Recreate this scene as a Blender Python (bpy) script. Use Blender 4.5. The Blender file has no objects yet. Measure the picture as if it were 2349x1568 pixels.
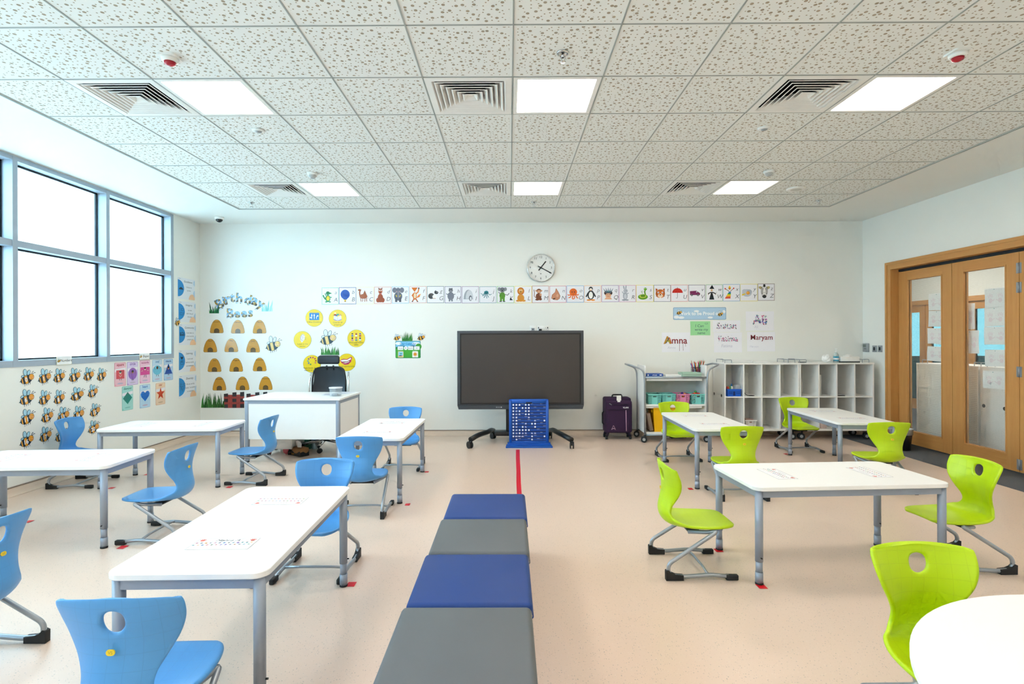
import bpy, bmesh, math, random
from mathutils import Vector, Matrix

R = math.radians
PI = math.pi
random.seed(11)
sc = bpy.context.scene
COL = sc.collection
K = 1.055                      # metres per survey unit for things that stand on the floor

# ------------------------------------------------------------------ room dimensions (metres)
HC = 1.4414                    # eye height
CEIL = 3.1793
XL, XR, YB, YF = -4.628, 5.271, 8.138, -4.0
GX, GY = 0.030, 7.2146         # ceiling grid origin (a column line, the back edge of the tile field)

# ------------------------------------------------------------------ the photograph's camera, used to survey the walls
FPX, YAW, ROLL, PX0, PY0 = 1249.3558, .00421, -.00362, 1174.5 - 11.87872, 784 - 7.52595


def ray(x, y):
    u, v = x - PX0, y - PY0
    c, s = math.cos(-ROLL), math.sin(-ROLL)
    u, v = c*u - s*v, s*u + c*v
    a, b = u/FPX, 1.0
    c, s = math.cos(-YAW), math.sin(-YAW)
    return c*a + s*b, -s*a + c*b, -v/FPX


def on_back(x, y, Y=YB):       # -> X, Z on a plane facing the room
    d = ray(x, y); t = Y/d[1]
    return d[0]*t, HC + d[2]*t


def on_side(x, y, X=XL):       # -> Y, Z on a side wall
    d = ray(x, y); t = X/d[0]
    return d[1]*t, HC + d[2]*t


def on_level(x, y, z=0.0):     # -> X, Y on a level plane
    d = ray(x, y); t = (z - HC)/d[2]
    return d[0]*t, d[1]*t


# ------------------------------------------------------------------ colour and materials
def lin(c):
    if isinstance(c, str):
        c = c.lstrip('#'); c = [int(c[i:i+2], 16) for i in (0, 2, 4)]
    return tuple(((v/255)/12.92 if v/255 <= .04045 else ((v/255 + .055)/1.055)**2.4) for v in c)


MATS = {}


class NT:
    def __init__(s, name):
        s.m = bpy.data.materials.new(name); s.m.use_nodes = True
        s.t = s.m.node_tree; s.n = s.t.nodes; s.l = s.t.links
        s.n.clear()
        s.out = s.n.new('ShaderNodeOutputMaterial')

    def new(s, kind, **kw):
        n = s.n.new('ShaderNode' + kind)
        for k, v in kw.items():
            if k in n.inputs.keys():
                n.inputs[k].default_value = v
            else:
                setattr(n, k, v)
        return n

    def link(s, a, b): s.l.new(a, b)

    def math(s, op, a, b=None, c=None, clamp=False):
        n = s.n.new('ShaderNodeMath'); n.operation = op; n.use_clamp = clamp
        for i, v in enumerate((a, b, c)):
            if v is None: continue
            if isinstance(v, (int, float)): n.inputs[i].default_value = v
            else: s.l.new(v, n.inputs[i])
        return n.outputs[0]

    def mix(s, f, a, b):
        n = s.n.new('ShaderNodeMix'); n.data_type = 'RGBA'
        for i, v in ((0, f), (6, a), (7, b)):
            if isinstance(v, (int, float)): n.inputs[i].default_value = v
            elif isinstance(v, tuple): n.inputs[i].default_value = v[:3] + (1,)
            else: s.l.new(v, n.inputs[i])
        return n.outputs[2]

    def bsdf(s, color=None, rough=.5, metal=0, spec=.5):
        b = s.n.new('ShaderNodeBsdfPrincipled')
        if isinstance(color, tuple): b.inputs['Base Color'].default_value = color[:3] + (1,)
        elif color is not None: s.l.new(color, b.inputs['Base Color'])
        b.inputs['Roughness'].default_value = rough; b.inputs['Metallic'].default_value = metal
        b.inputs['Specular IOR Level'].default_value = spec
        s.l.new(b.outputs[0], s.out.inputs[0])
        return b

    def bump(s, h, b, strength=.3, dist=.002):
        n = s.n.new('ShaderNodeBump'); n.inputs['Strength'].default_value = strength
        n.inputs['Distance'].default_value = dist
        s.l.new(h, n.inputs['Height']); s.l.new(n.outputs[0], b.inputs['Normal'])


def mat(name, c, rough=.5, metal=0, spec=.5, var=.04, nscale=14, bump=0, bscale=300):
    """A plain material with a faint procedural tone variation and optional fine grain."""
    if name in MATS: return MATS[name]
    t = NT(name); c = lin(c)
    tc = t.new('TexCoord')
    nz = t.new('TexNoise', Scale=nscale, Detail=3.0); t.link(tc.outputs['Object'], nz.inputs['Vector'])
    d = tuple(v*(1 - var) for v in c); l = tuple(min(1, v*(1 + var)) for v in c)
    b = t.bsdf(t.mix(nz.outputs[0], d, l), rough, metal, spec)
    if bump:
        n2 = t.new('TexNoise', Scale=bscale, Detail=2.0); t.link(tc.outputs['Object'], n2.inputs['Vector'])
        t.bump(n2.outputs[0], b, bump, .001)
    MATS[name] = t.m
    return t.m


def print_mat(name, rough, bump=0.0, spec=.5):
    """Printed paper: the ink colours come from the sheet's own face colours."""
    t = NT(name)
    a = t.new('Attribute'); a.attribute_name = 'ink'
    b = t.bsdf(a.outputs['Color'], rough, 0, spec)
    if bump:
        tc = t.new('TexCoord'); n = t.new('TexNoise', Scale=9.0, Detail=1.0)
        t.link(tc.outputs['Object'], n.inputs['Vector']); t.bump(n.outputs[0], b, bump, .01)
    MATS[name] = t.m
    return t.m


PAPER = print_mat('printed_paper', .55, .15)
LAMIN = print_mat('laminated_print', .17, .35, .45)


def translucent_paper():
    t = NT('thin_paper')
    a = t.new('Attribute'); a.attribute_name = 'ink'
    d = t.new('BsdfDiffuse'); r = t.new('BsdfTranslucent'); m = t.new('MixShader'); m.inputs[0].default_value = .3
    t.link(a.outputs['Color'], d.inputs[0]); t.link(a.outputs['Color'], r.inputs[0])
    t.link(d.outputs[0], m.inputs[1]); t.link(r.outputs[0], m.inputs[2]); t.link(m.outputs[0], t.out.inputs[0])
    return t.m


THIN = translucent_paper()
_t = NT('pale_paint_print'); _f = _t.new('BsdfTransparent'); _f.inputs[0].default_value = lin('fcf1f5') + (1,)
_t.link(_f.outputs[0], _t.out.inputs[0]); PALE = _t.m


def wall_mat(name, c, bump=.05):
    return mat(name, c, .62, 0, .35, .015, 1.5, bump, 260)


# floor vinyl with flecks
def floor_mat(name, base, dark, light, amount, rough):
    t = NT(name)
    g = t.new('NewGeometry')
    col = lin(base)
    big = t.new('TexNoise', Scale=1.2, Detail=3.0); t.link(g.outputs['Position'], big.inputs['Vector'])
    c = t.mix(big.outputs[0], tuple(v*.97 for v in col), tuple(min(1, v*1.03) for v in col))
    for sc_, colr, lim in ((95, lin(dark), amount), (120, lin(light), amount*.6), (170, lin(dark), amount*.7)):
        v = t.new('TexVoronoi', Scale=float(sc_)); t.link(g.outputs['Position'], v.inputs['Vector'])
        s = t.new('SeparateColor'); t.link(v.outputs['Color'], s.inputs[0])
        f = t.math('MULTIPLY', t.math('LESS_THAN', s.outputs[0], lim), t.math('LESS_THAN', v.outputs['Distance'], .26))
        c = t.mix(t.math('MULTIPLY', f, .55), c, colr)
    b = t.bsdf(c, rough, 0, .45)
    n = t.new('TexNoise', Scale=420.0); t.link(g.outputs['Position'], n.inputs['Vector'])
    t.bump(n.outputs[0], b, .06, .001)
    MATS[name] = t.m
    return t.m


def tile_mat():
    """Perforated ceiling tile: large and small round holes through to a beige fleece, solid rim round every tile."""
    t = NT('perforated_tile')
    g = t.new('NewGeometry'); sp = t.new('SeparateXYZ'); t.link(g.outputs['Position'], sp.inputs[0])
    rim = None
    for ax, o in ((0, GX), (1, GY)):
        fr = t.math('FRACT', t.math('DIVIDE', t.math('SUBTRACT', sp.outputs[ax], o - 60.0), .6))
        d = t.math('ABSOLUTE', t.math('SUBTRACT', fr, .5))
        m = t.math('LESS_THAN', d, .463)
        rim = m if rim is None else t.math('MULTIPLY', rim, m)
    hole = None
    far = None
    for s_, r_, rnd in ((16.0, .155, .75), (29.0, .132, .75)):
        v = t.new('TexVoronoi', Scale=s_, Randomness=rnd); v.voronoi_dimensions = '2D'
        t.link(g.outputs['Position'], v.inputs['Vector'])
        h = t.math('LESS_THAN', v.outputs['Distance'], r_)
        if far is None: far = t.math('GREATER_THAN', v.outputs['Distance'], .28)
        hole = h if hole is None else t.math('MAXIMUM', hole, t.math('MULTIPLY', h, far))
    hole = t.math('MULTIPLY', hole, rim)
    b = t.bsdf(t.mix(hole, lin('f0f3f0'), lin('ab9f8c')), .8, 0, .2)
    t.bump(t.math('SUBTRACT', 1.0, hole), b, .5, .004)
    MATS['tile'] = t.m
    return t.m


def oak_mat(name, axis):
    t = NT(name)
    tc = t.new('TexCoord'); mp = t.new('Mapping')
    s = [26, 26, 26]; s[axis] = 1.6
    mp.inputs['Scale'].default_value = s
    t.link(tc.outputs['Object'], mp.inputs['Vector'])
    n = t.new('TexNoise', Scale=1.0, Detail=5.0, Distortion=.6); t.link(mp.outputs[0], n.inputs['Vector'])
    n2 = t.new('TexNoise', Scale=6.0, Detail=2.0); t.link(mp.outputs[0], n2.inputs['Vector'])
    c = t.mix(n.outputs[0], lin('c88a4a'), lin('dfab68'))
    c = t.mix(t.math('MULTIPLY', n2.outputs[0], .35), c, lin('b5773a'))
    b = t.bsdf(c, .42, 0, .4); t.bump(n2.outputs[0], b, .08, .001)
    MATS[name] = t.m
    return t.m


def glass_mat(name, tint, wire=0.0):
    """Clear pane: light passes through it tinted, with a weak mirror reflection; optional cast-in wire mesh."""
    t = NT(name)
    tr = t.new('BsdfTransparent'); tr.inputs[0].default_value = lin(tint) + (1,)
    gl = t.new('BsdfGlossy'); gl.inputs['Roughness'].default_value = .02
    fr = t.new('Fresnel', IOR=1.35); gm = t.new('NewGeometry')
    m = t.new('MixShader'); t.link(t.math('MULTIPLY', fr.outputs[0], t.math('SUBTRACT', 1.0, gm.outputs['Backfacing'])), m.inputs[0]); t.link(tr.outputs[0], m.inputs[1]); t.link(gl.outputs[0], m.inputs[2])
    o = m.outputs[0]
    if wire:
        g = t.new('NewGeometry'); sp = t.new('SeparateXYZ'); t.link(g.outputs['Position'], sp.inputs[0])
        w = None
        for ax in (1, 2):
            fr_ = t.math('FRACT', t.math('DIVIDE', t.math('ADD', sp.outputs[ax], 50.0), wire))
            q = t.math('LESS_THAN', fr_, .04)
            w = q if w is None else t.math('MAXIMUM', w, q)
        df = t.new('BsdfDiffuse'); df.inputs[0].default_value = lin('b4b8b6') + (1,)
        m2 = t.new('MixShader'); t.link(w, m2.inputs[0]); t.link(o, m2.inputs[1]); t.link(df.outputs[0], m2.inputs[2])
        o = m2.outputs[0]
    t.link(o, t.out.inputs[0])
    MATS[name] = t.m
    return t.m


def clear_plastic(name, tint, solid):
    t = NT(name)
    tr = t.new('BsdfTransparent'); tr.inputs[0].default_value = lin(tint) + (1,)
    b = t.new('BsdfPrincipled'); b.inputs['Base Color'].default_value = lin(tint) + (1,); b.inputs['Roughness'].default_value = .15
    m = t.new('MixShader'); m.inputs[0].default_value = solid
    t.link(tr.outputs[0], m.inputs[1]); t.link(b.outputs[0], m.inputs[2]); t.link(m.outputs[0], t.out.inputs[0])
    MATS[name] = t.m
    return t.m


def emit_mat(name, c, s):
    t = NT(name); e = t.new('Emission'); e.inputs[0].default_value = lin(c) + (1,); e.inputs[1].default_value = s
    t.link(e.outputs[0], t.out.inputs[0]); MATS[name] = t.m
    return t.m


def shell_mat(name, c):
    """Moulded plastic with the fine raised grid of the seat shell (laid out on the shell's own UV map, in metres)."""
    t = NT(name)
    uv = t.new('UVMap'); uv.uv_map = 'shell'
    sp = t.new('SeparateXYZ'); t.link(uv.outputs[0], sp.inputs[0])
    ln = None
    for ax in (0, 1):
        fr = t.math('FRACT', t.math('DIVIDE', t.math('ADD', sp.outputs[ax], 10.02), .046))
        d = t.math('ABSOLUTE', t.math('SUBTRACT', fr, .5))
        q = t.math('LESS_THAN', d, .022)
        ln = q if ln is None else t.math('MAXIMUM', ln, q)
    tc = t.new('TexCoord'); n = t.new('TexNoise', Scale=420.0, Detail=2.0); t.link(tc.outputs['Object'], n.inputs['Vector'])
    cc = lin(c)
    b = t.bsdf(t.mix(ln, cc, tuple(v*.93 for v in cc)), .38, 0, .5)
    t.bump(t.math('ADD', t.math('MULTIPLY', ln, -1.0), t.math('MULTIPLY', n.outputs[0], .35)), b, .5, .0012)
    MATS[name] = t.m
    return t.m


def perf_mat(name, c, hole, pitch, r):
    """White sheet punched with a regular grid of round holes (object coordinates: x across, z up)."""
    t = NT(name)
    tc = t.new('TexCoord'); sp = t.new('SeparateXYZ'); t.link(tc.outputs['Object'], sp.inputs[0])
    d2 = None
    for ax in (0, 2):
        fr = t.math('SUBTRACT', t.math('FRACT', t.math('DIVIDE', t.math('ADD', sp.outputs[ax], 10.0), pitch)), .5)
        q = t.math('MULTIPLY', fr, fr)
        d2 = q if d2 is None else t.math('ADD', d2, q)
    h = t.math('LESS_THAN', d2, (r/pitch)**2)
    t.bsdf(t.mix(h, lin(c), lin(hole)), .5)
    MATS[name] = t.m
    return t.m


M = {}
M['wall'] = wall_mat('wall_paint', 'f2f3ed')
M['plaster'] = wall_mat('ceiling_paint', 'f1f3ef')
M['floor'] = floor_mat('vinyl_floor', 'dfc7b5', '9a928a', 'e9dacd', .20, .33)
M['carpet'] = floor_mat('grey_carpet', '55595e', '3a3d42', '7d8288', .5, .95)
M['cove'] = mat('cove_skirting', 'dcc6b2', .45)
M['cap'] = mat('skirting_cap', '8d7c6d', .5)
M['tile'] = tile_mat()
M['tbar'] = mat('grid_metal', 'a2a8a5', .5)
M['alu'] = mat('window_aluminium', 'a9b6c4', .45, .15)
M['gasket'] = mat('black_gasket', '17222b', .6)
M['win_glass'] = glass_mat('window_glass', 'effcff')
M['wire_glass'] = glass_mat('wired_glass', 'fefffe', .0127)
M['clear_glass'] = glass_mat('plain_glass', 'f6f8f6')
M['clock_glass'] = glass_mat('clock_glass', 'ffffff')
M['far_glass'] = glass_mat('tinted_far_glass', '869f9f')
M['oak_v'] = oak_mat('oak_upright', 2)
M['oak_h'] = oak_mat('oak_across', 1)
M['steel'] = mat('grey_tube', 'a3a9b0', .34, .55, .5, .03)
M['tablesteel'] = mat('grey_table_frame', '98a2b0', .42, .25, .5, .03)
M['chrome'] = mat('chrome', 'd5d8da', .15, .95)
M['lam'] = mat('white_laminate', 'f8f7f4', .32, 0, .5, .01)
M['white'] = mat('white_board', 'f8f8f5', .42, 0, .5, .015)
M['wplastic'] = mat('white_plastic', 'f2f2ee', .4)
M['black'] = mat('black_plastic', '141517', .42)
M['rubber'] = mat('black_rubber', '1d1e20', .65)
M['greyp'] = mat('grey_plastic', '9fa3a6', .45)
M['shade'] = mat('duct_dark', '1b2126', .8)  # dark tone; on the diffuser vanes it stands in for shade
M['blue_shell'] = shell_mat('blue_shell', '529bda')
M['green_shell'] = shell_mat('lime_shell', 'b9d800')
M['yellow'] = mat('yellow_badge', 'f0cf2a', .4)
M['vinyl_blue'] = mat('blue_vinyl', '1f3f80', .5, 0, .3, .05, 5, .12, 700)
M['vinyl_grey'] = mat('grey_vinyl', '62666a', .5, 0, .3, .05, 5, .12, 700)
M['tape'] = mat('red_tape', 'd90f1e', .4)
M['tv'] = mat('tv_body', '3b3f45', .45)
M['tvdark'] = mat('tv_bezel', '111214', .3)
M['screen'] = mat('dark_screen', '2a2220', .42, 0, .8, .02)
M['board_blue'] = mat('blue_board_plastic', '0f55b5', .38)
M['board_dark'] = mat('blue_board_slot', '06245c', .5)
M['board_tile'] = mat('blue_number_tile', '0c49a4', .35)
M['dot'] = mat('white_ink', 'f4f6f8', .5)
M['purple'] = mat('purple_cloth', '38203f', .75, 0, .3, .12, 9, .3, 900)
M['purple_d'] = mat('purple_piping', '24112b', .7)
M['pink'] = mat('pink_piping', 'c79bb4', .6)
M['mint'] = mat('mint_plastic', '7fd3cb', .4)
M['rose'] = mat('pink_plastic', 'e98fb8', .4)
M['bin_yellow'] = mat('yellow_bin_plastic', 'f4b900', .4)
M['kraft'] = mat('brown_card', '9a6a3c', .7)
M['emit'] = emit_mat('lamp_diffuser', 'fff6ea', 11.0)
M['emit_c'] = emit_mat('corridor_lamp', 'fff9f0', 15.0)


# ------------------------------------------------------------------ mesh builder
class MB:
    def __init__(s): s.v = []; s.f = []; s.m = []; s.sm = []; s.c = []

    def add(s, vs, fs, mi=0, smooth=False, col=None):
        o = len(s.v); s.v += [tuple(v) for v in vs]
        for f in fs:
            s.f.append([i + o for i in f]); s.m.append(mi); s.sm.append(smooth); s.c.append(col)
        return s

    def box(s, x0, x1, y0, y1, z0, z1, mi=0):
        vs = [(x, y, z) for x in (x0, x1) for y in (y0, y1) for z in (z0, z1)]
        return s.add(vs, [(0, 1, 3, 2), (4, 6, 7, 5), (0, 4, 5, 1), (2, 3, 7, 6), (0, 2, 6, 4), (1, 5, 7, 3)], mi)

    def rbox(s, x0, x1, y0, y1, z0, z1, r, seg=2, mi=0, smooth=True):
        bm = bmesh.new(); bmesh.ops.create_cube(bm, size=1)
        for v in bm.verts:
            v.co = Vector(((x0 + x1)/2 + v.co.x*(x1 - x0), (y0 + y1)/2 + v.co.y*(y1 - y0), (z0 + z1)/2 + v.co.z*(z1 - z0)))
        bmesh.ops.bevel(bm, geom=bm.edges[:], offset=r, segments=seg, profile=.5, affect='EDGES')
        bm.verts.index_update()
        s.add([v.co for v in bm.verts], [[v.index for v in f.verts] for f in bm.faces], mi, smooth)
        bm.free()
        return s

    def prism(s, pts, z0, z1, mi=0, bev=0, smooth=False):
        n = len(pts)
        rings = [(z0, 0), (z1, 0)] if not bev else [(z0, bev), (z0 + bev, 0), (z1 - bev, 0), (z1, bev)]
        cx = sum(p[0] for p in pts)/n; cy = sum(p[1] for p in pts)/n
        vs = []
        for z, b in rings:
            for (x, y) in pts:
                d = math.hypot(x - cx, y - cy) or 1
                k = (d - b)/d
                vs.append((cx + (x - cx)*k, cy + (y - cy)*k, z))
        fs = [list(range(n - 1, -1, -1)), [i + n*(len(rings) - 1) for i in range(n)]]
        s.add(vs, fs, mi)
        o = len(s.v) - len(vs)
        for k in range(len(rings) - 1):
            for i in range(n):
                j = (i + 1) % n
                s.f.append([o + k*n + i, o + k*n + j, o + (k + 1)*n + j, o + (k + 1)*n + i]); s.m.append(mi); s.sm.append(smooth); s.c.append(None)
        return s

    def tube(s, pts, r, n=10, mi=0, caps=True):
        P = [Vector(p) for p in pts]
        rs = r if isinstance(r, (list, tuple)) else [r]*len(P)
        vs = []; up = None
        for i, p in enumerate(P):
            t = (P[min(i + 1, len(P) - 1)] - P[max(i - 1, 0)]).normalized()
            if up is None:
                up = Vector((0, 0, 1)) if abs(t.z) < .9 else Vector((1, 0, 0))
            a = (up - t*up.dot(t)).normalized(); b = t.cross(a); up = a
            for k in range(n):
                w = 2*PI*k/n
                vs.append(p + (a*math.cos(w) + b*math.sin(w))*rs[i])
        fs = []
        for i in range(len(P) - 1):
            for k in range(n):
                fs.append((i*n + k, i*n + (k + 1) % n, (i + 1)*n + (k + 1) % n, (i + 1)*n + k))
        s.add(vs, fs, mi, True)
        if caps:
            o = len(s.v) - len(vs)
            for ring in (list(range(n - 1, -1, -1)), [(len(P) - 1)*n + k for k in range(n)]):
                s.f.append([o + q for q in ring]); s.m.append(mi); s.sm.append(False); s.c.append(None)
        return s

    def cyl(s, p, q, r, n=16, mi=0): return s.tube([p, q], r, n, mi)

    def lathe(s, prof, n=24, mi=0, c=(0, 0, 0), smooth=True):
        vs = []
        for r, z in prof:
            for k in range(n):
                w = 2*PI*k/n; vs.append((c[0] + r*math.cos(w), c[1] + r*math.sin(w), c[2] + z))
        fs = [(i*n + k, i*n + (k + 1) % n, (i + 1)*n + (k + 1) % n, (i + 1)*n + k) for i in range(len(prof) - 1) for k in range(n)]
        fs += [list(range(n - 1, -1, -1)), [(len(prof) - 1)*n + k for k in range(n)]]
        return s.add(vs, fs, mi, smooth)

    def ball(s, c, r, n=12, mi=0, sq=1.0):
        prof = [(max(1e-4, r*math.sin(PI*i/(n//2))), -r*sq*math.cos(PI*i/(n//2))) for i in range(n//2 + 1)]
        return s.lathe(prof, n, mi, c)

    def xf(s, mtx, start=0):
        for i in range(start, len(s.v)): s.v[i] = tuple(mtx @ Vector(s.v[i]))
        return s

    def mesh(s, name, mats):
        me = bpy.data.meshes.new(name); me.from_pydata(s.v, [], s.f)
        for m in (mats if isinstance(mats, (list, tuple)) else [mats]):
            me.materials.append(M[m] if isinstance(m, str) else m)
        me.polygons.foreach_set('material_index', s.m)
        me.polygons.foreach_set('use_smooth', s.sm)
        if any(c is not None for c in s.c):
            at = me.attributes.new('ink', 'FLOAT_COLOR', 'CORNER')
            buf = []
            for f, c in zip(s.f, s.c): buf += list((c or (1, 1, 1)) + (1.0,))*len(f)
            at.data.foreach_set('color', buf)
        me.update()
        return me

    def build(s, name, mats, parent=None, loc=(0, 0, 0), rot=(0, 0, 0)):
        return put(name, s.mesh(name, mats), parent, loc, rot)


def put(name, me, parent=None, loc=(0, 0, 0), rot=(0, 0, 0)):
    o = bpy.data.objects.new(name, me); COL.objects.link(o)
    o.location = loc; o.rotation_euler = rot
    if parent: o.parent = parent
    return o


def tag(o, label, cat, group=None):
    o['label'] = label; o['category'] = cat
    if group: o['group'] = group
    return o


def thing(name, label, cat, loc=(0, 0, 0), rz=0.0, group=None):
    return tag(put(name, None, None, loc, (0, 0, rz)), label, cat, group)


def struct(o):
    o['kind'] = 'structure'
    return o


def kids(o): return [c for c in bpy.data.objects if c.parent == o]


def copy_tree(root, loc, rz, label=None, group=None, swap=None):
    """Copy a thing with its parts and their sub-parts (mesh data is shared)."""
    r = root.copy(); COL.objects.link(r); r.location = loc; r.rotation_euler = (0, 0, rz)
    if label: r['label'] = label
    if group: r['group'] = group
    for ch in root_children(root):
        c = ch.copy(); COL.objects.link(c); c.parent = r
        for g in root_children(ch):
            d = g.copy(); COL.objects.link(d); d.parent = c
    return r


def root_children(o): return list(o.children)


def fillet(pts, r, n=5):
    P = [Vector(p) for p in pts]; out = [P[0]]
    for a, b, c in zip(P, P[1:], P[2:]):
        u, v = (a - b), (c - b); d = min(r, u.length*.49, v.length*.49)
        p, q = b + u.normalized()*d, b + v.normalized()*d
        for i in range(n + 1):
            t = i/n; out.append(p*(1 - t)**2 + b*2*t*(1 - t) + q*t*t)
    return out + [P[-1]]


def rrect(x0, x1, y0, y1, r, n=6):
    out = []
    for cx, cy, a in ((x1 - r, y1 - r, 0), (x0 + r, y1 - r, 90), (x0 + r, y0 + r, 180), (x1 - r, y0 + r, 270)):
        for i in range(n + 1):
            w = R(a + 90*i/n); out.append((cx + r*math.cos(w), cy + r*math.sin(w)))
    return out


def ell(cx, cy, rx, ry, rot=0, n=28, a0=0, a1=360):
    c, s = math.cos(R(rot)), math.sin(R(rot)); out = []
    full = abs(a1 - a0) >= 360
    for i in range(n if full else n + 1):
        w = R(a0 + (a1 - a0)*i/n); x, y = rx*math.cos(w), ry*math.sin(w)
        out.append((cx + c*x - s*y, cy + s*x + c*y))
    return out


# ------------------------------------------------------------------ lettering
_tc = {}


def glyphs(text, size=1.0, shear=0.0, bold=0.0, align='CENTER', extrude=0.0):
    key = (text, shear, bold, align, extrude/size)
    if key not in _tc:
        cu = bpy.data.curves.new('lettering', 'FONT'); cu.body = text; cu.size = 1.0; cu.shear = shear; cu.offset = bold
        cu.align_x = align; cu.resolution_u = 3; cu.extrude = extrude/size
        ob = bpy.data.objects.new('lettering', cu)
        me = ob.to_mesh()
        _tc[key] = ([tuple(v.co) for v in me.vertices], [tuple(p.vertices) for p in me.polygons])
        ob.to_mesh_clear(); bpy.data.objects.remove(ob); bpy.data.curves.remove(cu)
    vs, fs = _tc[key]
    return [(x*size, y*size, z*size) for x, y, z in vs], fs


# ------------------------------------------------------------------ printed sheets and cut-outs
class Print:
    """A flat printed thing in local x (right), y (up); z is its face normal. Solid shapes get the sheet's thickness,
    printed marks lie on it in thin layers."""

    def __init__(s, th=.0012): s.mb = MB(); s.th = th; s.k = 0; s.T = (0, 0, 1, 1)

    def at(s, ox, oy, sx, sy=None): s.T = (ox, oy, sx, sx if sy is None else sy); return s

    def _m(s, pts): ox, oy, sx, sy = s.T; return [(ox + x*sx, oy + y*sy) for x, y in pts]

    def solid(s, pts, col):
        p = s._m(pts); n = len(p); c = lin(col); z = s.th + s.k*.00006; s.k += 1
        s.mb.add([(x, y, 0) for x, y in p] + [(x, y, z) for x, y in p],
                 [list(range(n - 1, -1, -1)), list(range(n, 2*n))] + [(i, (i + 1) % n, n + (i + 1) % n, n + i) for i in range(n)], 0, False, c)
        return s

    def p(s, pts, col):
        q = s._m(pts); z = s.th + .0001 + s.k*.00006; s.k += 1
        a = sum(q[i][0]*q[(i + 1) % len(q)][1] - q[(i + 1) % len(q)][0]*q[i][1] for i in range(len(q)))
        if a < 0: q = q[::-1]
        s.mb.add([(x, y, z) for x, y in q], [list(range(len(q)))], 0, False, lin(col))
        return s

    def e(s, cx, cy, rx, ry, col, rot=0): return s.p(ell(cx, cy, rx, ry, rot, 20), col)

    def r(s, x0, x1, y0, y1, col): return s.p([(x0, y0), (x1, y0), (x1, y1), (x0, y1)], col)

    def stroke(s, pts, w):
        L, Q = [], []
        for i, (x, y) in enumerate(pts):
            a = pts[max(i - 1, 0)]; b = pts[min(i + 1, len(pts) - 1)]
            dx, dy = b[0] - a[0], b[1] - a[1]; d = math.hypot(dx, dy) or 1
            L.append((x - dy/d*w/2, y + dx/d*w/2)); Q.append((x + dy/d*w/2, y - dx/d*w/2))
        return L + Q[::-1]

    def l(s, pts, w, col, solid=False):
        q = s.stroke(pts, w)
        return s.solid(q, col) if solid else s.p(q, col)

    def t(s, text, x, y, size, col, shear=0.0, bold=0.0, align='CENTER', rot=0, sx=1.0):
        vs, fs = glyphs(text, size, shear, bold, align)
        z = s.th + .0001 + s.k*.00006; s.k += 1
        c, n = math.cos(R(rot)), math.sin(R(rot)); ox, oy, ax, ay = s.T
        s.mb.add([(ox + (x + c*a*sx - n*b)*ax, oy + (y + n*a*sx + c*b)*ay, z) for a, b, _ in vs], fs, 0, False, lin(col))
        return s

    def frame(s, x0, x1, y0, y1, w, col):
        for a in ((x0, x1, y0, y0 + w), (x0, x1, y1 - w, y1), (x0, x0 + w, y0, y1), (x1 - w, x1, y0, y1)): s.r(*a, col)
        return s

    def make(s, name, label, cat, loc, rot, group=None, m=None):
        return tag(s.mb.build(name, m or PAPER, None, loc, rot), label, cat, group)


BACK, LEFT, RIGHT = (PI/2, 0, 0), (PI/2, 0, PI/2), (PI/2, 0, -PI/2)
GAP = .0006

# ================================================================== THE SETTING
def sbox(name, m, *b, parent=None):
    return struct(MB().box(*b).build(name, m, parent)) if parent is None else MB().box(*b).build(name, m, parent)


def quad(name, m, pts, parent=None):
    o = MB().add(pts, [list(range(len(pts)))]).build(name, m, parent)
    return struct(o) if parent is None else o


DY0, DY1, DZ = 4.75, 7.535, 2.385            # doorway in the right wall
WY0, WY1, WZ0, WZ1 = -2.12, 7.49, 1.192, 3.168   # window opening in the left wall

MB().box(XL - .2, XR, YF, YB, -.1, 0).build('floor', 'floor')
struct(bpy.data.objects['floor'])
struct(MB().prism([(4.70, YF), (XR + .005, YF), (XR + .005, YB - .02), (4.80, YB - .02)], -.02, .0015).build('floor_carpet', 'carpet'))

# ceiling: painted border round a field of perforated tiles; openings where lamps and air diffusers sit
LIGHT_COLS, VENT_COLS, LAMP_ROWS = (-4, 0, 4), (-5, -1, 3), (1, 5, 9, 13, 17)
cg = MB()
X0, X1 = GX - 3.6, GX + 4.2
for r in range(19):
    for i in range(-6, 7):
        if r in LAMP_ROWS and (i in LIGHT_COLS or i in VENT_COLS): continue
        x, y = GX + .6*i, GY - .6*(r + 1)
        cg.add([(x, y, CEIL), (x, y + .6, CEIL), (x + .6, y + .6, CEIL), (x + .6, y, CEIL)], [(0, 1, 2, 3)])
Y0 = GY - .6*19
ceil = struct(cg.build('ceiling', 'tile'))
b = MB()
for a in ((XL - .2, X0, YF, YB), (X1, XR, YF, YB), (X0, X1, GY, YB), (X0, X1, YF, Y0)):
    if a[3] > a[2]: b.box(a[0], a[1], a[2], a[3], CEIL - .004, CEIL + .1)
b.build('ceiling_border', 'plaster', ceil)
g = MB()
for i in range(-6, 8): g.box(GX + .6*i - .0042, GX + .6*i + .0042, Y0, GY, CEIL - .0035, CEIL + .02)
for r in range(20):
    y = GY - .6*r; g.box(X0, X1, y - .0042, y + .0042, CEIL - .003, CEIL + .02)
for a in ((X0 - .02, X0 - .006, Y0, GY + .02), (X1 + .006, X1 + .02, Y0, GY + .02), (X0 - .02, X1 + .02, GY + .006, GY + .02)):
    g.box(*a, CEIL - .009, CEIL)
g.build('ceiling_grid', 'tbar', ceil)
struct(MB().box(XL - .3, XR + .1, YF, YB, CEIL + .3, CEIL + .35).build('roof_slab', 'plaster'))

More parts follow.
